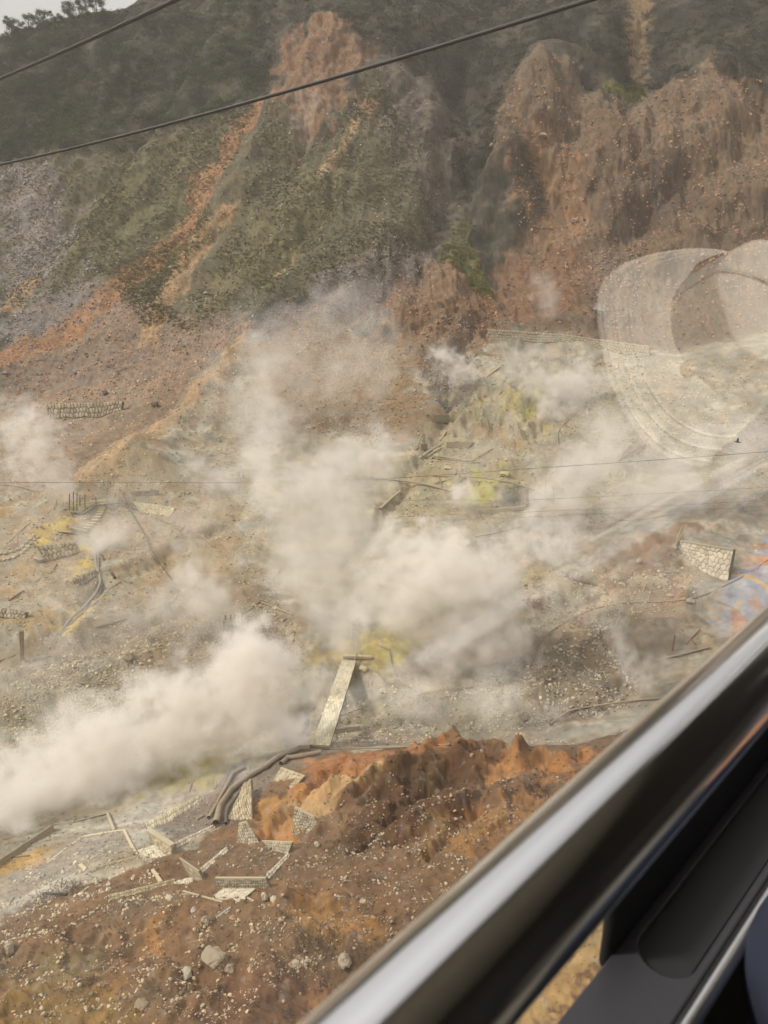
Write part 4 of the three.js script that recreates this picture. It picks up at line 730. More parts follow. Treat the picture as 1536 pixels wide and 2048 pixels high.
// ---------------- vent platform at left with posts, walkway and trestle
{
  const t = thing('vent_platform', 'yellow stained wooden platform with posts at the smoking vent', 'platform'), o = onGround(150, 1030); t.position.copy(o);
  const D = -o.z, P = (x, y, d = 0) => spot(x, y, D + d).sub(o), wood = std('#b9ad7c', 0.95), dark = std('#6d6248', 0.95), u = pxSize(o);
  const deck = [[150, 1003], [186, 1005], [161, 1026], [134, 1024]].map(([x, y], i) => P(x, y, i < 2 ? 2.4 : 0));
  for (let k = 0; k < 7; k++) { const a = k / 7 + 0.01, b = (k + 1) / 7 - 0.01, e = (v) => [deck[3].clone().lerp(deck[0], v), deck[2].clone().lerp(deck[1], v)], [l, r] = e((a + b) / 2); part(t, 'deck_plank', bar(l, r, deck[3].distanceTo(deck[0]) / 7.6, 0.12), wood); }
  for (const [x, y0, y1, d] of [[139, 988, 1022, 0], [147, 984, 1024, 0.3], [154, 986, 1025, 0.2], [160, 990, 1014, 1.6], [170, 990, 1022, 1], [192, 994, 1008, 2.4]]) part(t, 'post', rod([P(x, y1, d), P(x, (y0 + y1) / 2, d), P(x, y0, d)], 1.1 * u, 5, 2), dark);
  part(t, 'rail', bar(P(138, 1002, 0.1), P(158, 1003, 0.3), 0.1, 0.1), wood); part(t, 'crate', new RoundedBoxGeometry(0.9, 1, 0.8, 1, 0.06).translate(...P(147, 1016, 0.8).toArray()), wood);
  part(t, 'walkway', bar(P(178, 1004, 2.4), P(214, 1001, 3), 0.7, 0.35), wood); part(t, 'walkway', bar(P(180, 1012, 1.2), P(236, 1006, 2.6), 0.5, 0.2), dark);
  for (const x of [141, 150, 159]) part(t, 'trestle_leg', bar(P(x, 1026, 0.4), P(x + 1, 1048, 0.6), 0.22, 0.22), dark);
  part(t, 'brace', bar(P(139, 1030, 0.2), P(163, 1046, 0.2), 0.14, 0.14), dark); part(t, 'brace', bar(P(184, 1014, 1), P(157, 1032, 0.2), 0.16, 0.16), wood);
}
{
  const t = thing('lower_platform', 'collapsed plank platform on yellow ground below the vent platform', 'platform'), o = onGround(140, 1068); t.position.copy(o);
  const D = -o.z, P = (x, y, d = 0) => spot(x, y, D + d).sub(o), m = std('#a0936e', 0.95);
  for (const [x0, y0, x1, y1] of [[115, 1062, 146, 1065], [137, 1054, 165, 1060], [140, 1058, 166, 1063], [143, 1062, 166, 1066], [82, 1070, 116, 1074], [132, 1084, 156, 1076]]) part(t, 'plank', bar(P(x0, y0), P(x1, y1), 0.5, 0.14), m);
  for (const x of [84, 122, 150]) part(t, 'post', rod([P(x, 1080), P(x, 1072)], 0.12, 5, 2), std('#5a5040', 0.95));
}
{
  const t = thing('small_platform', 'little pale wooden platform with steps left of the steam column', 'platform'), o = onGround(470, 1262); t.position.copy(o);
  const D = -o.z, P = (x, y, d = 0) => spot(x, y, D + d).sub(o), m = std('#b3a783', 0.95), k = std('#7b6f58', 0.95);
  for (let i = 0; i < 5; i++) part(t, 'deck_plank', bar(P(449 + i * 4.6, 1240 - i * 2.8, i * 0.3), P(471 + i * 4.6, 1246 - i * 3, i * 0.3), 0.7, 0.12), m);
  for (const x of [451, 462, 470, 477, 484]) part(t, 'post', rod([P(x, 1246), P(x, 1230)], 0.12, 5, 2), k);
  for (const x of [448, 470]) part(t, 'post', rod([P(x, 1275), P(x, 1242)], 0.16, 5, 2), k);
  for (let i = 0; i < 3; i++) part(t, 'step', bar(P(452 + i, 1252 + i * 6), P(474 - i, 1254 + i * 6), 0.5, 0.25), k);
  part(t, 'step', bar(P(424, 1275), P(445, 1270), 0.6, 0.4), m);
}
// stone steps and the stone-lined path
{
  const t = thing('stone_steps', 'stone steps curving down beside the vent platform', 'steps'), list = [[204, 1011], [204, 1016], [203, 1021], [201, 1026], [199, 1031], [196, 1036], [191, 1042], [186, 1048], [180, 1053], [174, 1058], [169, 1063]], o = onGround(...list[0]); t.position.copy(o);
  list.forEach(([x, y], i) => { const a = onGround(x - 7, y + 2 - i * 0.1).sub(o), b = onGround(x + 7, y - 1 + i * 0.3).sub(o); a.y += 0.25; b.y += 0.25; part(t, 'step', bar(a, b, 0.5, 0.42), creamMat); });
  const p = thing('stone_path', 'path edged with round stones climbing from the left edge', 'path'), edge = [[0, 1122], [9, 1121], [18, 1119], [27, 1116], [36, 1112], [44, 1107], [51, 1101], [57, 1095], [63, 1088], [69, 1081], [76, 1076], [0, 1108], [12, 1108], [24, 1105], [36, 1100], [46, 1094], [54, 1086], [60, 1079], [68, 1072]], q = onGround(0, 1118); p.position.copy(q);
  edge.forEach(([x, y], i) => { const s = onGround(x, y), m = part(p, 'stone', ROCKS[i % 6], TONES.warm[i % 4]), u = pxSize(s); m.position.copy(s.sub(q)); m.position.y += 2 * u; m.scale.set(5.2 * u, 3.6 * u, 4.4 * u); m.rotation.y = i; });
}
// ---------------- dead branches and dry brush on the near slope
function brush(px, py, w, h, n, hex, label) {
  const p = onGround(px, py), u = pxSize(p), g = [];
  for (let i = 0; i < n; i++) { const a = rnd() * 6.283, r = Math.sqrt(rnd()) * w * u / 2, x = Math.cos(a) * r, z = Math.sin(a) * r, y = ground(p.x + x, p.z + z) - p.y, l = h * u * rr(0.4, 1.1), d = V(gauss() * 1.4, rr(0.3, 1.1), gauss() * 1.4).normalize().multiplyScalar(l); g.push(rod([V(x, y - 0.05, z), V(x, y, z).addScaledVector(d, 0.5).add(V(gauss(), 0, gauss()).multiplyScalar(0.12 * l)), V(x, y, z).add(d)], u * rr(0.25, 0.6), 3, 1)); }
  const m = solo('dry_brush', mergeGeometries(g), std(hex, 1), label, 'brush', 'dead brush on the near slope', 'stuff'); m.position.copy(p);
}
brush(640, 1895, 90, 26, 220, '#54402f', 'tangle of dark dead branches among pale stones at lower centre');
brush(575, 1945, 70, 26, 120, '#5f4638', 'reddish dry brush left of the dark tangle');
brush(720, 1915, 40, 18, 60, '#5a4936', 'dry stalks beside the window rail');
brush(455, 1928, 50, 18, 70, '#6d5a40', 'dry grass round the whitish rock outcrop');
brush(118, 1785, 90, 16, 110, '#6b5a48', 'grey dead branches on the left pebble slope');
brush(335, 1845, 26, 26, 30, '#7d6a48', 'thin dry bush on the brown slope');
brush(648, 1975, 26, 12, 40, '#3f3024', 'small dark bush near the rail');
brush(575, 2030, 30, 14, 40, '#4a3626', 'dark weeds at the bottom edge');
brush(510, 2025, 40, 10, 40, '#5c3a2a', 'reddish weeds at the bottom edge');
brush(185, 1960, 30, 12, 40, '#4b3a28', 'dark weeds on the olive mound at lower left');
brush(1080, 1590, 50, 14, 70, '#5a3c24', 'brown weeds on the orange bank near the rail');
// ---------------------------------------------------------------- wires, ropes and a bird
const at3 = (px, py, depth) => { const s = V((px - 768) / FOCAL, 0, 0), dy = -(py - 1024) / FOCAL; return V(s.x, sp + dy * cp, -(cp - dy * sp)).multiplyScalar(depth).add(EYE); };   // depth along the optical axis
const wireMat = std('#4b443c', 0.8);
[['upper power line hanging right across the valley', [[-500, 985], [0, 966], [480, 965], [768, 957], [1050, 938], [1536, 903], [2100, 850]], 118, 0.9],
 ['second power line below the upper one', [[742, 1046], [768, 1012], [1056, 1000], [1536, 974], [2100, 930]], 128, 0.5],
 ['third power line just under the second', [[742, 1048], [768, 1038], [1056, 1024], [1536, 1000], [2100, 955]], 126, 0.5],
 ['lowest power line above the grey gravel', [[742, 1060], [768, 1050], [1056, 1034], [1536, 1012], [2100, 975]], 124, 0.4],
].forEach(([label, list, d, w]) => { const pts = list.map(([x, y]) => at3(x, y, d)), m = solo('power_line', rod(pts.map((p) => p.clone().sub(pts[0])), w * d / FOCAL / 2, 5, 10), wireMat, label, 'wire', 'power lines across the valley'); m.position.copy(pts[0]); });
// the two haul ropes of the opposite track: six steel strands laid round a core
function rope(label, a, b, sag, R) {
  const t = thing('steel_rope', label, 'rope', 'haul ropes of the ropeway'), dir = b.clone().sub(a), L = dir.length(); t.position.copy(a);
  const s = V().crossVectors(dir, V(0, 1, 0)).normalize(), u = V().crossVectors(s, dir).normalize(), mid = (k) => dir.clone().multiplyScalar(k).addScaledVector(V(0, 1, 0), -sag * 4 * k * (1 - k));
  const steel = std('#4a4846', 0.5, { metalness: 0.3 }), turns = L / (R * 9), n = Math.round(turns * 7);
  for (let j = 0; j < 6; j++) { const pts = []; for (let i = 0; i <= n; i++) { const k = i / n, w = k * turns * 6.283 + j * 1.0472; pts.push(mid(k).addScaledVector(s, Math.cos(w) * R * 0.62).addScaledVector(u, Math.sin(w) * R * 0.62)); } part(t, 'strand', new THREE.TubeGeometry(new THREE.CatmullRomCurve3(pts), n, R * 0.42, 5), steel); }
}
{
  const seg = (p0, d0, p1, d1, k0, k1) => { const a = at3(...p0, d0), b = at3(...p1, d1), d = b.clone().sub(a); return [a.clone().addScaledVector(d, -k0), b.clone().addScaledVector(d, k1)]; };
  rope('upper steel haul rope crossing the top left corner', ...seg([0, 153], 11, [345, 0], 6.6, 0.5, 0.18), 0.03, 0.02);
  rope('lower steel haul rope crossing the sky side of the view', ...seg([0, 316], 12.5, [1140, 0], 6.4, 0.3, 0.12), 0.14, 0.02);
}
{ // bird in flight
  const p = at3(1475, 884, 40), g = [], k = 1.0, push = (geo) => g.push(geo.index ? geo.toNonIndexed() : geo);
  push(new THREE.SphereGeometry(0.045, 10, 8).scale(1, 0.8, 2.2)); push(new THREE.SphereGeometry(0.03, 8, 6).translate(0, 0.012, -0.11)); push(new THREE.ConeGeometry(0.01, 0.04, 6).rotateX(-Math.PI / 2).translate(0, 0.01, -0.155));
  push(new THREE.BoxGeometry(0.05, 0.008, 0.11).translate(0, 0, 0.13));
  for (const s of [-1, 1]) { const w = new THREE.BufferGeometry().setFromPoints([[0.02, 0.01, -0.05], [0.02, 0.01, 0.06], [0.13, 0.09, 0.04], [0.02, 0.01, -0.05], [0.13, 0.09, 0.04], [0.12, 0.09, -0.06], [0.12, 0.09, -0.06], [0.13, 0.09, 0.04], [0.22, 0.12, 0.03]].map(([x, y, z]) => V(x * s, y, z))); w.computeVertexNormals(); w.setAttribute('uv', new THREE.Float32BufferAttribute(new Float32Array(18), 2)); push(w); }
  const m = solo('bird', mergeGeometries(g), new THREE.MeshStandardMaterial({ color: '#1d1a1a', roughness: 0.8, side: THREE.DoubleSide }), 'small dark bird flying in front of the mist at right', 'bird'); m.position.copy(p); m.rotation.set(0.2, 1.2, 0.3);
}
// ---------------------------------------------------------------- the ropeway cabin one looks out of, and the companion mirrored in its window
// cabin axes: x along the window, y up from the floor, z into the cabin; the camera is at (0, 1.2, 0), the pane at z = -0.25
const CAB = { x0: -0.85, x1: 1.75, z0: -0.25, z1: 1.5, h: 2.08 };
const cabinTurn = 46.05 * Math.PI / 180, cabinAt = EYE.clone().add(V(0, -1.2, 0));
const place = (o, shift = 0) => { o.position.copy(cabinAt).add(V(Math.cos(cabinTurn) * shift, 0, -Math.sin(cabinTurn) * shift)); o.rotation.y = cabinTurn; return o; };
const chrome = new THREE.MeshStandardMaterial({ color: new THREE.Color().setRGB(0.72, 0.72, 0.73), metalness: 1, roughness: 0.13 });
const brushed = new THREE.MeshStandardMaterial({ color: new THREE.Color().setRGB(0.6, 0.6, 0.6), metalness: 1, roughness: 0.32 });
const charcoal = std('#37373c', 0.4), sillShadowMat = std('#2a2a2d', 0.5), rubber = std('#0d0c0c', 0.7), liner = std('#a3a098', 0.7), ceil = std('#b5b2ac', 0.7), reflectStopLiner = std('#4b4946', 0.7), floorMat = std('#7d786f', 0.9), seatMat = std('#6b6660', 0.85);
const glass = new THREE.MeshPhysicalMaterial({ color: '#ffffff', roughness: 0, transmission: 1, thickness: 0, ior: 2.2 });
const boxG = (x0, x1, y0, y1, z0, z1, r = 0.006) => { const g = new RoundedBoxGeometry(x1 - x0, y1 - y0, z1 - z0, 2, r); g.translate((x0 + x1) / 2, (y0 + y1) / 2, (z0 + z1) / 2); return g; };
{
  const t = place(thing('gondola_cabin', 'ropeway cabin interior with chrome window rail and dark sill at lower right', 'gondola')), { x0, x1, z0, z1, h } = CAB, sillY = 0.547;
  part(t, 'floor', boxG(x0, x1, -0.05, 0, z0 - 0.03, z1 + 0.03), floorMat);
  part(t, 'roof', boxG(x0 - 0.02, x1 + 0.02, h, h + 0.05, z0 - 0.04, z1 + 0.04), ceil);
  part(t, 'side_panel', boxG(x0, x1, 0.001, sillY - 0.014, -0.228, -0.17), charcoal); part(t, 'outer_skirt', boxG(x0, x1, -0.04, 0.2, z0 - 0.02, -0.232), charcoal);
  part(t, 'side_panel', boxG(x0, x1, 0.001, h - 0.001, z1 - 0.06, z1), reflectStopLiner);  // unseen wall, closed where windows would be, to stop reflections in the pane
  part(t, 'end_panel', boxG(x0, x0 + 0.05, 0.001, 0.6, -0.165, z1 - 0.065), liner);
  part(t, 'end_panel', boxG(x1 - 0.05, x1, 0.001, h - 0.001, -0.165, z1 - 0.065), reflectStopLiner);  // also closed to the roof out of view, darkening what the pane mirrors
  for (const [x, z] of [[x0, z0 - 0.02], [x1 - 0.07, z0 - 0.02], [x0, z1 - 0.135]]) part(t, 'pillar', boxG(x, x + 0.07, z < 0 ? sillY + 0.002 : 0.602, h - 0.002, z, z + 0.07), liner);
  part(t, 'window_header', boxG(x0 + 0.072, x1 - 0.072, h - 0.12, h - 0.002, z0 - 0.015, z0 + 0.02), liner);
  const pane = (g) => part(t, 'window_pane', g, glass);
  pane(new THREE.PlaneGeometry(x1 - x0 - 0.15, h - 0.12 - 0.2).translate((x0 + x1) / 2, (h - 0.12 + 0.2) / 2, z0));
  for (const x of [x0 + 0.02]) pane(new THREE.PlaneGeometry(z1 - z0 - 0.15, h - 0.6).rotateY(Math.PI / 2).translate(x, (h + 0.6) / 2, (z0 + z1) / 2));
  // sill with a dark rounded slot standing in for a shadow on it, black gasket against the glass, chrome trim on its inner edge
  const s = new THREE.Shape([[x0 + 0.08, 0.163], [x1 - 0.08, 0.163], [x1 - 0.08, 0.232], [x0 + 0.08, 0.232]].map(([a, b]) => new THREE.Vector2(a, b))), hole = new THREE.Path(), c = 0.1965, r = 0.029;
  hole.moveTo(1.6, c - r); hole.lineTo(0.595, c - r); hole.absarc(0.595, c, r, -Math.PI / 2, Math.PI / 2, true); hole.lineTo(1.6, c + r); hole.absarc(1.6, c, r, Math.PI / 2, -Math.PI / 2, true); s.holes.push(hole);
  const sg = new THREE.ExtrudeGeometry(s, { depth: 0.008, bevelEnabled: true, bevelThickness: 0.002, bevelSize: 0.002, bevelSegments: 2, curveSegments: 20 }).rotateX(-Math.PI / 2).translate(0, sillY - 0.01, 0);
  const sill = part(t, 'sill', sg, charcoal); part(sill, 'sill_shadow', boxG(0.5, 1.66, sillY - 0.0135, sillY - 0.009, -0.226, -0.172, 0.001), sillShadowMat);  // dark plate under the slot gives the shadow on the sill its tone
  part(t, 'gasket', new RoundedBoxGeometry(1.12, 0.1, 0.012, 4, 0.006).translate(1.11, sillY + 0.03, -0.2395), rubber);
  part(t, 'trim', new THREE.CylinderGeometry(0.0085, 0.0085, x1 - x0 - 0.16, 24).rotateZ(Math.PI / 2).translate((x0 + x1) / 2, sillY - 0.004, -0.152), brushed);
  const rail = part(t, 'handrail', new THREE.CylinderGeometry(0.0293, 0.0293, x1 - x0 - 0.16, 64).rotateZ(Math.PI / 2).translate((x0 + x1) / 2, 0.886, -0.156), chrome);
  for (const x of [x0 + 0.12, x1 - 0.12]) part(rail, 'bracket', rod([V(x, 0.88, -0.156), V(x, 0.8, -0.16), V(x, 0.7, -0.2), V(x, sillY + 0.004, -0.215)], 0.012, 10, 6), rubber);
  for (const [a, b] of [[x0 + 0.055, -0.38], [1.27, x1 - 0.055]]) { part(t, 'bench_seat', boxG(a, b, 0.38, 0.45, -0.15, z1 - 0.08, 0.03), seatMat); part(t, 'bench_base', boxG(a + 0.02, b - 0.02, 0.002, 0.378, -0.14, z1 - 0.1), liner); }
  part(t, 'bench_back', boxG(x0 + 0.055, x0 + 0.12, 0.455, 0.95, -0.15, z1 - 0.08, 0.03), seatMat); part(t, 'bench_back', boxG(x1 - 0.12, x1 - 0.055, 0.455, 0.95, -0.15, z1 - 0.08, 0.03), seatMat);
  part(t, 'hanger', rod([V(0.45, h + 0.04, 0.62), V(0.45, h + 0.9, 0.62), V(0.45, h + 1.8, 0.62)], 0.07, 12, 4), brushed);
  part(t, 'grip', boxG(0.1, 0.8, h + 1.74, h + 1.96, 0.52, 0.72, 0.03), rubber);
  const mid = t.localToWorld(V(0.45, h + 1.98, 0.62)); t.updateMatrixWorld(true); const a = t.localToWorld(V(-14, h + 2.6, 0.62)), b = t.localToWorld(V(15, h + 2.6, 0.62)); void mid;
  rope('haul rope carrying the cabin overhead', a, b, 0.6, 0.03);
}
// ---- companion: seated opposite, bent towards the window
const cap = (p, a, b, ra, rb) => { const ab = b.clone().sub(a), k = clamp(p.clone().sub(a).dot(ab) / ab.lengthSq(), 0, 1); return p.distanceTo(a.clone().addScaledVector(ab, k)) - mix(ra, rb, k); };
const smin = (a, b, k) => { const h = Math.max(k - Math.abs(a - b), 0) / k; return Math.min(a, b) - h * h * k * 0.25; };
function sdf(fn, lo, hi, res) {
  const mc = new MarchingCubes(res, new THREE.MeshStandardMaterial(), false, false, 200000), c = lo.clone().add(hi).multiplyScalar(0.5), h = hi.clone().sub(lo).multiplyScalar(0.5), p = V(), hs = res / 2;
  mc.isolation = 0;
  for (let k = 0; k < res; k++) for (let j = 0; j < res; j++) for (let i = 0; i < res; i++) { p.set((i - hs) / hs * h.x + c.x, (j - hs) / hs * h.y + c.y, (k - hs) / hs * h.z + c.z); mc.field[i + j * res + k * res * res] = -fn(p); }
  mc.update();
  const n = mc.count, pos = new Float32Array(n * 3); for (let i = 0; i < n; i++) { pos[i * 3] = mc.positionArray[i * 3] * h.x + c.x; pos[i * 3 + 1] = mc.positionArray[i * 3 + 1] * h.y + c.y; pos[i * 3 + 2] = mc.positionArray[i * 3 + 2] * h.z + c.z; }
  const nor = new Float32Array(n * 3), e = 0.003, q = V();
  for (let i = 0; i < n; i++) { p.fromArray(pos, i * 3); const g = V(fn(q.copy(p).setX(p.x + e)) - fn(q.copy(p).setX(p.x - e)), fn(q.copy(p).setY(p.y + e)) - fn(q.copy(p).setY(p.y - e)), fn(q.copy(p).setZ(p.z + e)) - fn(q.copy(p).setZ(p.z - e))).normalize(); g.toArray(nor, i * 3); }
  const g = new THREE.BufferGeometry(); g.setAttribute('position', new THREE.BufferAttribute(pos, 3)); g.setAttribute('normal', new THREE.BufferAttribute(nor, 3)); return g;
}
{
  const t = place(thing('person', 'seated person in white hat, grey jacket and navy trousers mirrored in the window', 'person'), 0.035);
  const hip = V(1.3, 0.54, 0.03), chest = V(1.2, 0.84, 0.03), neck = V(1.13, 0.97, 0.02), head = V(1.115, 1.03, -0.045), SH = [V(1.19, 0.9, -0.13), V(1.19, 0.9, 0.19)], EL = [V(1.14, 0.67, -0.16), V(1.12, 0.67, 0.22)], WR = [V(1.04, 0.64, 0.045), V(0.98, 0.64, 0.15)];
  const KN = [V(0.645, 0.54, -0.068), V(0.62, 0.53, 0.15)], AN = [V(0.66, 0.09, -0.05), V(0.68, 0.09, 0.15)], HJ = [V(1.28, 0.53, -0.06), V(1.28, 0.53, 0.12)];
  const torso = (p) => smin(smin(cap(p, hip, chest, 0.135, 0.13), cap(p, SH[0], SH[1], 0.062, 0.062), 0.08), cap(p, V(1.27, 0.56, -0.04), V(1.27, 0.56, 0.1), 0.11, 0.11), 0.06);
  const arm = (p, i) => smin(cap(p, SH[i], EL[i], 0.05, 0.04), cap(p, EL[i], WR[i], 0.04, 0.027), 0.02), leg = (p, i) => smin(cap(p, HJ[i], KN[i], 0.088, 0.062), cap(p, KN[i], AN[i], 0.06, 0.04), 0.03);
  const headD = (p) => { let d = smin(cap(p, V(1.07, 1.12, 0), V(1.045, 1.07, 0), 0.085, 0.068), cap(p, V(1.02, 1.03, 0), V(1.04, 1.05, 0), 0.03, 0.05), 0.05); d = smin(d, cap(p, V(0.985, 1.085, 0), V(0.965, 1.06, 0), 0.008, 0.013), 0.015); for (const s of [-1, 1]) { d = smin(d, p.distanceTo(V(1.07, 1.08, s * 0.076)) - 0.022, 0.012); d = Math.max(d, 0.012 - p.distanceTo(V(0.968, 1.1, s * 0.032))); } d = Math.max(d, 0.007 - cap(p, V(0.962, 1.025, -0.02), V(0.962, 1.025, 0.02), 0.002, 0.002)); return d; };
  const body = sdf((p) => { let d = smin(torso(p), cap(p, neck, head, 0.052, 0.05), 0.05); for (const i of [0, 1]) { d = smin(d, arm(p, i), 0.03); d = smin(d, leg(p, i), 0.04); } return d; }, V(0.44, 0.02, -0.25), V(1.5, 1.2, 0.35), 88);
  const bent = (f) => (p) => f(p.clone().add(V(-0.065, 0.045, 0.05)));
  const face3 = sdf(bent(headD), V(0.98, 0.9, -0.17), V(1.26, 1.18, 0.07), 64), hands = [];
  for (const i of [0, 1]) { const w = WR[i], s = i ? 1 : -1, k = w.clone().add(V(-0.075, -0.008, -s * 0.012)); const F = [-0.03, -0.011, 0.009, 0.028].map((o, n) => { const b = k.clone().add(V(0, 0, o)), l = [0.055, 0.068, 0.064, 0.05][n], m = b.clone().add(V(-l * 0.55, 0.004, o * 0.25)); return [b, m, m.clone().add(V(-l * 0.45, -0.02, o * 0.1))]; }), th = [w.clone().add(V(-0.03, 0, -s * 0.026)), w.clone().add(V(-0.06, 0.006, -s * 0.05)), w.clone().add(V(-0.085, -0.004, -s * 0.055))];
    hands.push(sdf((p) => { let d = smin(cap(p, w, k, 0.024, 0.022), cap(p, k.clone().add(V(0.01, 0, -0.022)), k.clone().add(V(0.01, 0, 0.022)), 0.013, 0.013), 0.02); for (const [a, b, c] of F) d = Math.min(d, smin(cap(p, a, b, 0.0085, 0.008), cap(p, b, c, 0.008, 0.0068), 0.004)); d = smin(d, smin(cap(p, th[0], th[1], 0.012, 0.01), cap(p, th[1], th[2], 0.01, 0.008), 0.004), 0.006); return d; }, w.clone().add(V(-0.19, -0.06, -0.08)), w.clone().add(V(0.03, 0.05, 0.08)), 56)); }
  part(t, 'body', mergeGeometries([body, face3, ...hands]), std('#b98d72', 0.6));
  part(t, 'shirt', sdf((p) => Math.max(torso(p) - 0.012, 0.5 - p.y), V(1.0, 0.45, -0.22), V(1.5, 1.02, 0.28), 48), std('#d8d5ce', 0.9));
  part(t, 'trousers', sdf((p) => { let d = 1; for (const i of [0, 1]) d = smin(d, leg(p, i) - 0.014 - 0.004 * n3(p.x * 30, p.y * 30, p.z * 30), 0.04); d = smin(d, cap(p, V(1.29, 0.54, -0.04), V(1.29, 0.54, 0.1), 0.125, 0.125), 0.05); return Math.max(d, Math.max(0.13 - p.y, p.y - 0.66)); }, V(0.46, 0.08, -0.2), V(1.5, 0.72, 0.32), 84), std('#252c3d', 0.9));
  part(t, 'jacket', sdf((p) => { let d = torso(p) - 0.024; for (const i of [0, 1]) d = smin(d, Math.max(arm(p, i) - 0.016, WR[i].x + 0.02 - p.x), 0.03); return Math.max(d, 0.52 - p.y, 0.11 - Math.max(Math.abs(p.z - 0.03), p.x - 1.19)); }, V(0.9, 0.45, -0.25), V(1.5, 1.02, 0.32), 72), std('#6c6874', 0.9));
  for (const i of [0, 1]) part(t, 'shoe', sdf((p) => Math.max(smin(cap(p, AN[i].clone().add(V(0.03, -0.04, 0)), AN[i].clone().add(V(-0.16, -0.055, 0)), 0.042, 0.034), cap(p, AN[i], AN[i].clone().add(V(0, -0.04, 0)), 0.046, 0.046), 0.03), 0.004 - p.y), AN[i].clone().add(V(-0.22, -0.1, -0.07)), AN[i].clone().add(V(0.1, 0.06, 0.07)), 36), std('#c9c6c0', 0.8));
  part(t, 'hair', sdf(bent((p) => Math.max(cap(p, V(1.085, 1.12, 0), V(1.09, 1.04, 0), 0.09, 0.075), 0.022 - (p.x - 1.03))), V(1.03, 0.87, -0.17), V(1.29, 1.18, 0.07), 44), std('#2a211b', 0.7));
  // sun hat: soft white cotton, seamed crown, wide drooping brim with stitched rings
  const hat = new THREE.Group(); hat.name = 'sun_hat'; t.add(hat);
  hat.position.set(1.11, 1.062, -0.07); hat.scale.setScalar(1.0); hat.quaternion.setFromUnitVectors(V(0, 1, 0), V(-0.42, 0.5, -0.72).normalize());
  const cotton = std('#f1ece2', 0.95), wave = (a, r) => 0.008 * Math.sin(a * 3 + 0.6) * r + 0.012 * Math.sin(a * 2 + 2) * r;
  const lathe = (prof, seg, fold) => { const g = new THREE.LatheGeometry(prof.map(([r, y]) => new THREE.Vector2(r, y)), seg), P = g.attributes.position; for (let i = 0; i < P.count; i++) { const x = P.getX(i), y = P.getY(i), z = P.getZ(i), a = Math.atan2(z, x), R = Math.hypot(x, z); P.setY(i, y + fold(a, R, y)); } g.computeVertexNormals(); return g; };
  part(hat, 'crown', lathe([[0.0005, 0.108], [0.04, 0.107], [0.07, 0.1], [0.084, 0.09], [0.087, 0.085], [0.091, 0.05], [0.096, 0.0], [0.094, 0], [0.088, 0.05], [0.08, 0.088], [0.0005, 0.103]], 64, (a, R, y) => (y > 0.07 ? 0.012 * n3(Math.cos(a) * 2.2 + 4, R * 25, Math.sin(a) * 2.2) * smooth(0.02, 0.07, R) : 0)), cotton);
  const prof = []; for (let i = 0; i <= 40; i++) { const k = i / 40, r = mix(0.095, 0.175, k); prof.push([r, -0.075 * Math.pow(k, 1.2) + 0.0016 * Math.abs(Math.sin(k * Math.PI * 7))]); } for (let i = 40; i >= 0; i -= 4) { const k = i / 40; prof.push([mix(0.0945, 0.1748, k), -0.075 * Math.pow(k, 1.2) - 0.003]); }
  part(hat, 'brim', lathe(prof, 96, (a, R) => wave(a, (R - 0.095) * 20)), cotton);
  for (let k = 0; k < 3; k++) { const R = [0.142, 0.156, 0.169][k], kk = (R - 0.095) / 0.08, pts = []; for (let i = 0; i < 72; i++) { const a = i / 72 * 6.2832; pts.push(V(Math.cos(a) * R, -0.075 * Math.pow(kk, 1.2) + wave(a, (R - 0.095) * 20) + 0.0015, Math.sin(a) * R)); } part(hat, 'stitching', new THREE.TubeGeometry(new THREE.CatmullRomCurve3(pts, true), 180, 0.0016, 5, true), cotton); }
  for (let k = 0; k < 4; k++) { const a = k * Math.PI / 2 + 0.5, pts = [[0.001, 0.11], [0.045, 0.109], [0.074, 0.1], [0.088, 0.086], [0.0925, 0.05], [0.0968, 0.004]].map(([r, y]) => V(Math.cos(a) * r, y + 0.001, Math.sin(a) * r)); part(hat, 'seam', rod(pts, 0.0016, 5, 8), cotton); }
}
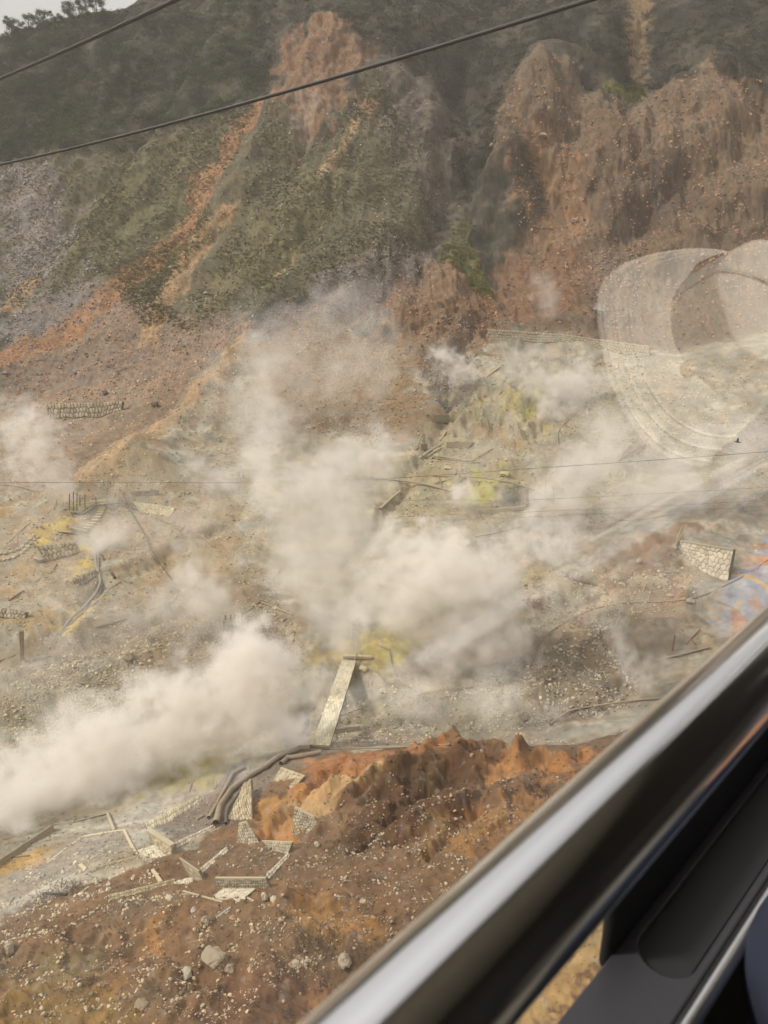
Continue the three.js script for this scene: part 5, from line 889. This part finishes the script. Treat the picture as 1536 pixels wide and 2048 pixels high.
{ // printed cloth bag on the companion's lap
  const cv = document.createElement('canvas'); cv.width = 256; cv.height = 256; const x = cv.getContext('2d'); x.fillStyle = '#8798c4'; x.fillRect(0, 0, 256, 256);
  const cols = ['#66779f', '#8b9cc4', '#8d7ba0', '#d8703e', '#e8a04a', '#8f9cc0', '#9a7396', '#6c7ea8'];
  for (let i = 0; i < 170; i++) { x.fillStyle = cols[Math.floor(rnd() * 8)]; x.globalAlpha = 0.55; x.beginPath(); x.ellipse(rnd() * 256, rnd() * 256, rr(6, 26), rr(3, 11), rr(0, 3), 0, 6.3); x.fill(); }
  x.globalAlpha = 1; for (const [c, u, w] of [['#cf6a2c', 96, 10], ['#c4552c', 120, 8], ['#dfa040', 60, 7], ['#b84a3a', 222, 26]]) { x.strokeStyle = c; x.lineWidth = w; x.beginPath(); x.moveTo(u, -5); x.bezierCurveTo(u + 24, 80, u - 22, 170, u + 8, 262); x.stroke(); }
  const tex = new THREE.CanvasTexture(cv); tex.colorSpace = THREE.SRGBColorSpace; tex.wrapS = tex.wrapT = THREE.RepeatWrapping;
  const t = place(thing('cloth_bag', 'blue printed cloth roll with orange marks mirrored beside the rail', 'bag'));
  const c = new THREE.CatmullRomCurve3([V(1.03, 0.685, -0.165), V(1.11, 0.72, -0.172), V(1.19, 0.775, -0.18), V(1.25, 0.85, -0.19)]), g = new THREE.TubeGeometry(c, 30, 0.033, 20), P = g.attributes.position;
  for (let i = 0; i < P.count; i++) { const p = V().fromBufferAttribute(P, i); p.addScaledVector(V(n3(p.x * 20, p.y * 20, p.z * 20), n3(p.y * 20 + 5, p.x * 20, p.z * 20), 0), 0.006); P.setXYZ(i, p.x, p.y, p.z); } g.computeVertexNormals();
  const m = new THREE.MeshStandardMaterial({ map: tex, roughness: 0.85 }); const uv = g.attributes.uv; for (let i = 0; i < uv.count; i++) uv.setXY(i, uv.getX(i), uv.getY(i) * 1);
  part(t, 'roll', g, m);
  for (const k of [0, 1]) part(t, 'end_cap', new THREE.SphereGeometry(0.033, 18, 12).scale(0.6, 1, 1).translate(...c.getPoint(k).toArray()), m);
}
// ---------------------------------------------------------------- steam: clouds of droplets, each far smaller than a pixel
function droplets(n, a) {
  const pos = [];
  for (let i = 0; i < n; i++) {
    const c = V(gauss(), gauss(), gauss()).multiplyScalar(1.7), d = V(gauss(), gauss(), gauss()).normalize(), e = V(gauss(), gauss(), gauss()).cross(d).normalize(), s = a * rr(0.7, 1.3);
    pos.push(...c.clone().addScaledVector(d, s * 0.577).toArray(), ...c.clone().addScaledVector(d, -s * 0.289).addScaledVector(e, s * 0.5).toArray(), ...c.clone().addScaledVector(d, -s * 0.289).addScaledVector(e, -s * 0.5).toArray());
  }
  const g = new THREE.BufferGeometry(); g.setAttribute('position', new THREE.Float32BufferAttribute(pos, 3)); g.computeVertexNormals(); return g;
}
const DROPS = droplets(560, 0.061), MIST = droplets(460, 0.0355);
const steamMat = new THREE.MeshPhysicalMaterial({ color: new THREE.Color().setRGB(0.97, 0.945, 0.91), roughness: 1, transmission: 0.5, thickness: 0, specularIntensity: 0 });
// label, pixel of the vent, puffs [px, py, radius in pixels, thickness, lean towards the camera in metres]
const STEAM = [
  ['white plume drifting up to the left from the yellow vent platform', [150, 1004], [[146, 996, 12, 1.6], [132, 980, 20, 1.3], [108, 950, 34, 1.1], [78, 915, 44, 0.9], [58, 870, 48, 0.9], [44, 830, 40, 0.7], [110, 860, 30, 0.2], [30, 960, 40, 0.25]]],
  ['largest dense white steam cloud pouring over the lower left corner', [330, 1540], [[60, 1600, 95, 1.7], [150, 1530, 100, 1.7], [250, 1480, 95, 2.0], [340, 1440, 75, 1.7], [400, 1460, 65, 1.2], [290, 1550, 75, 1.4], [10, 1650, 80, 1.2], [370, 1375, 50, 1.2], [180, 1590, 70, 1.2], [130, 1450, 55, 0.5], [0, 1560, 70, 0.7]]],
  ['dense round steam column left of the pale masonry chute', [612, 1494], [[612, 1490, 14, 1.4], [590, 1470, 30, 1.5], [548, 1440, 60, 1.8], [510, 1390, 75, 2.0], [495, 1320, 70, 2.0], [500, 1285, 45, 1.5], [545, 1330, 50, 1.3], [450, 1420, 60, 1.3]]],
  ['small pale steam puff beside the little wooden platform', [450, 1250], [[395, 1180, 42, 0.7], [440, 1195, 34, 0.7], [410, 1235, 46, 0.6], [340, 1195, 40, 0.45], [300, 1225, 50, 0.3], [385, 1150, 26, 0.6]]],
  ['tall thin veil of steam rising through the middle of the valley', [650, 1240], [[560, 930, 80, 0.7], [640, 1000, 90, 0.8], [650, 1090, 85, 0.9], [655, 1190, 70, 0.9], [540, 860, 55, 0.5], [710, 930, 70, 0.5], [580, 1010, 60, 0.5], [600, 1150, 60, 0.6], [760, 890, 50, 0.45]]],
  ['main white steam cloud spreading over the centre of the valley', [780, 1300], [[880, 1150, 85, 1.8], [800, 1130, 75, 1.4], [930, 1195, 85, 1.8], [1000, 1130, 60, 1.2], [880, 1240, 85, 1.5], [955, 1285, 75, 1.3], [1025, 1310, 45, 0.9], [905, 1092, 24, 1.4], [1090, 1085, 50, 0.9], [760, 1190, 65, 1.2], [840, 1085, 40, 0.8], [1150, 1090, 50, 0.5], [900, 1330, 60, 0.5]]],
  ['small bright steam puff at the head of the dark stone gully', [905, 770], [[912, 752, 22, 1.0], [892, 725, 28, 0.7], [945, 752, 20, 0.7], [880, 710, 24, 0.5], [930, 735, 24, 0.6]]],
  ['bright white steam burst over the upper sulphur slope', [1120, 800], [[1115, 785, 36, 1.6], [1150, 782, 34, 1.5], [1085, 765, 34, 1.0], [1110, 825, 34, 1.0], [1175, 760, 26, 0.8], [1160, 725, 26, 0.5], [1210, 775, 30, 0.5], [1030, 740, 44, 0.35], [1090, 715, 44, 0.3]]],
  ['drifting steam patch between the power lines right of the sulphur mound', [1090, 1040], [[1120, 965, 44, 0.7], [1165, 930, 46, 0.8], [1215, 890, 46, 0.5], [1085, 990, 34, 0.6], [1062, 1045, 22, 0.8], [1110, 1025, 44, 0.6], [1240, 860, 46, 0.35], [1180, 1000, 50, 0.4]]],
  ['tiny white puff beside the yellow sulphur mound', [935, 1005], [[925, 992, 22, 0.9], [912, 985, 20, 0.6], [935, 975, 14, 0.5]]],
  ['faint puff on the slope right of the orange bank', [455, 970], [[440, 965, 26, 0.5], [410, 955, 30, 0.4], [455, 975, 14, 0.6], [380, 950, 30, 0.2]]],
  ['broad faint steam veil drifting up over the brown rubble slope', [760, 830], [[700, 610, 60, 0.16], [745, 680, 65, 0.3], [660, 650, 60, 0.2], [560, 690, 70, 0.25], [480, 800, 80, 0.3], [620, 790, 90, 0.3], [540, 750, 70, 0.3], [720, 770, 60, 0.3], [480, 640, 60, 0.1]]],
  ['grey wisp of steam by the rubble near the window frame', [1290, 1380], [[1245, 1305, 26, 0.4], [1265, 1345, 24, 0.5], [1225, 1265, 28, 0.25], [1290, 1370, 18, 0.6], [1310, 1330, 26, 0.25], [1090, 1440, 34, 0.3]]],
  ['small cloud beside the grey hose below the platform', [190, 1085], [[215, 1080, 34, 0.6], [205, 1102, 28, 0.5], [240, 1065, 26, 0.3], [170, 1075, 22, 0.4]]],
  ['thin wisp against the red talus below the rock face', [1090, 640], [[1092, 590, 26, 0.3], [1085, 560, 22, 0.2], [1095, 620, 20, 0.3]]],
  ['low mist lying between the steam column and the chute', [640, 1420], [[640, 1375, 34, 0.5], [660, 1350, 30, 0.35], [610, 1400, 26, 0.4], [690, 1250, 60, 0.5]]],
  ['pale bank of mist, partly reflection wash, over the right side of the valley', [1400, 1010], [[1350, 960, 60, 0.6], [1400, 920, 60, 0.5], [1300, 990, 50, 0.5], [1460, 960, 60, 0.5], [1300, 900, 60, 0.25], [1500, 880, 60, 0.4]]],  // puffs here also carry the pale reflection in the window pane
  ['very thin haze of steam over the left side of the valley floor', [300, 1300], [[120, 1080, 110, 0.16], [300, 1080, 110, 0.16], [430, 1040, 90, 0.2], [180, 1240, 110, 0.14], [400, 1290, 90, 0.2], [80, 1380, 100, 0.2]]],
  ['very thin haze of steam over the right side of the valley floor', [1200, 1250], [[1180, 860, 90, 0.2], [1250, 1010, 90, 0.2], [1150, 1180, 90, 0.2], [1300, 1200, 80, 0.14], [1000, 880, 80, 0.16], [960, 1020, 80, 0.16]]],
  ['thin ground mist over the lower right gravel', [980, 1440], [[860, 1400, 60, 0.3], [980, 1420, 60, 0.3], [1000, 1360, 60, 0.3], [820, 1360, 60, 0.3]]],
];
{
  let total = 0;
  for (const [label, vent, puffs] of STEAM) {
    const D0 = -onGround(...vent).z, mats = [], thin = Math.max(...puffs.map((p) => p[3])) < 1, geo = thin ? MIST : DROPS, area = thin ? 0.13 : 0.45;
    for (const [px, py, R, thick] of puffs) {
      const floor = onGround(px, py), D = Math.min(D0 - 2, -floor.z - 1), c = spot(px, py, D), u = pxSize(c), rs = clamp(R * (thin ? 0.17 : 0.12), 3, 8) * u, r = R * u * 1.12;
      const n = Math.round(thick * Math.PI * r * r / (area * rs * rs) * (thin ? 0.75 : 0.55));
      for (let i = 0, k = 0; i < n && k < n * 14; k++) {
        const d = V(gauss(), gauss(), gauss()).normalize().multiplyScalar(Math.cbrt(rnd()) * 1.35), q = d.clone().multiplyScalar(r).add(c), s = 1 / (r * 0.5);
        const wx = n3(q.x * s * 0.6 + 7, q.y * s * 0.6, q.z * s * 0.6) * 0.9, lump = fbm3(q.x * s + 20 + wx, q.y * s * 0.8 + wx * 0.7, q.z * s, 6) * 0.85;
        if (1 - d.length() * 0.95 + lump < rr(0.12, 0.62)) continue;
        if (q.y < ground(q.x, q.z) + rs * 0.2) { i += 0.3; continue; }
        i++;
        mats.push(M4.compose(q, Q4.setFromEuler(E4.set(rr(0, 6.3), rr(0, 6.3), rr(0, 6.3))), V(rs, rs, rs).multiplyScalar(rr(0.7, 1.3))).clone());
      }
    }
    const m = shade(new THREE.InstancedMesh(geo, steamMat, mats.length)); m.name = numbered('steam_plume'); mats.forEach((a, i) => m.setMatrixAt(i, a));
    tag(m, label, 'steam', 'steam plumes rising from the vents', 'stuff'); scene.add(m); total += mats.length;
  }
  console.log('steam clusters', total);
}
renderer.render(scene, camera);
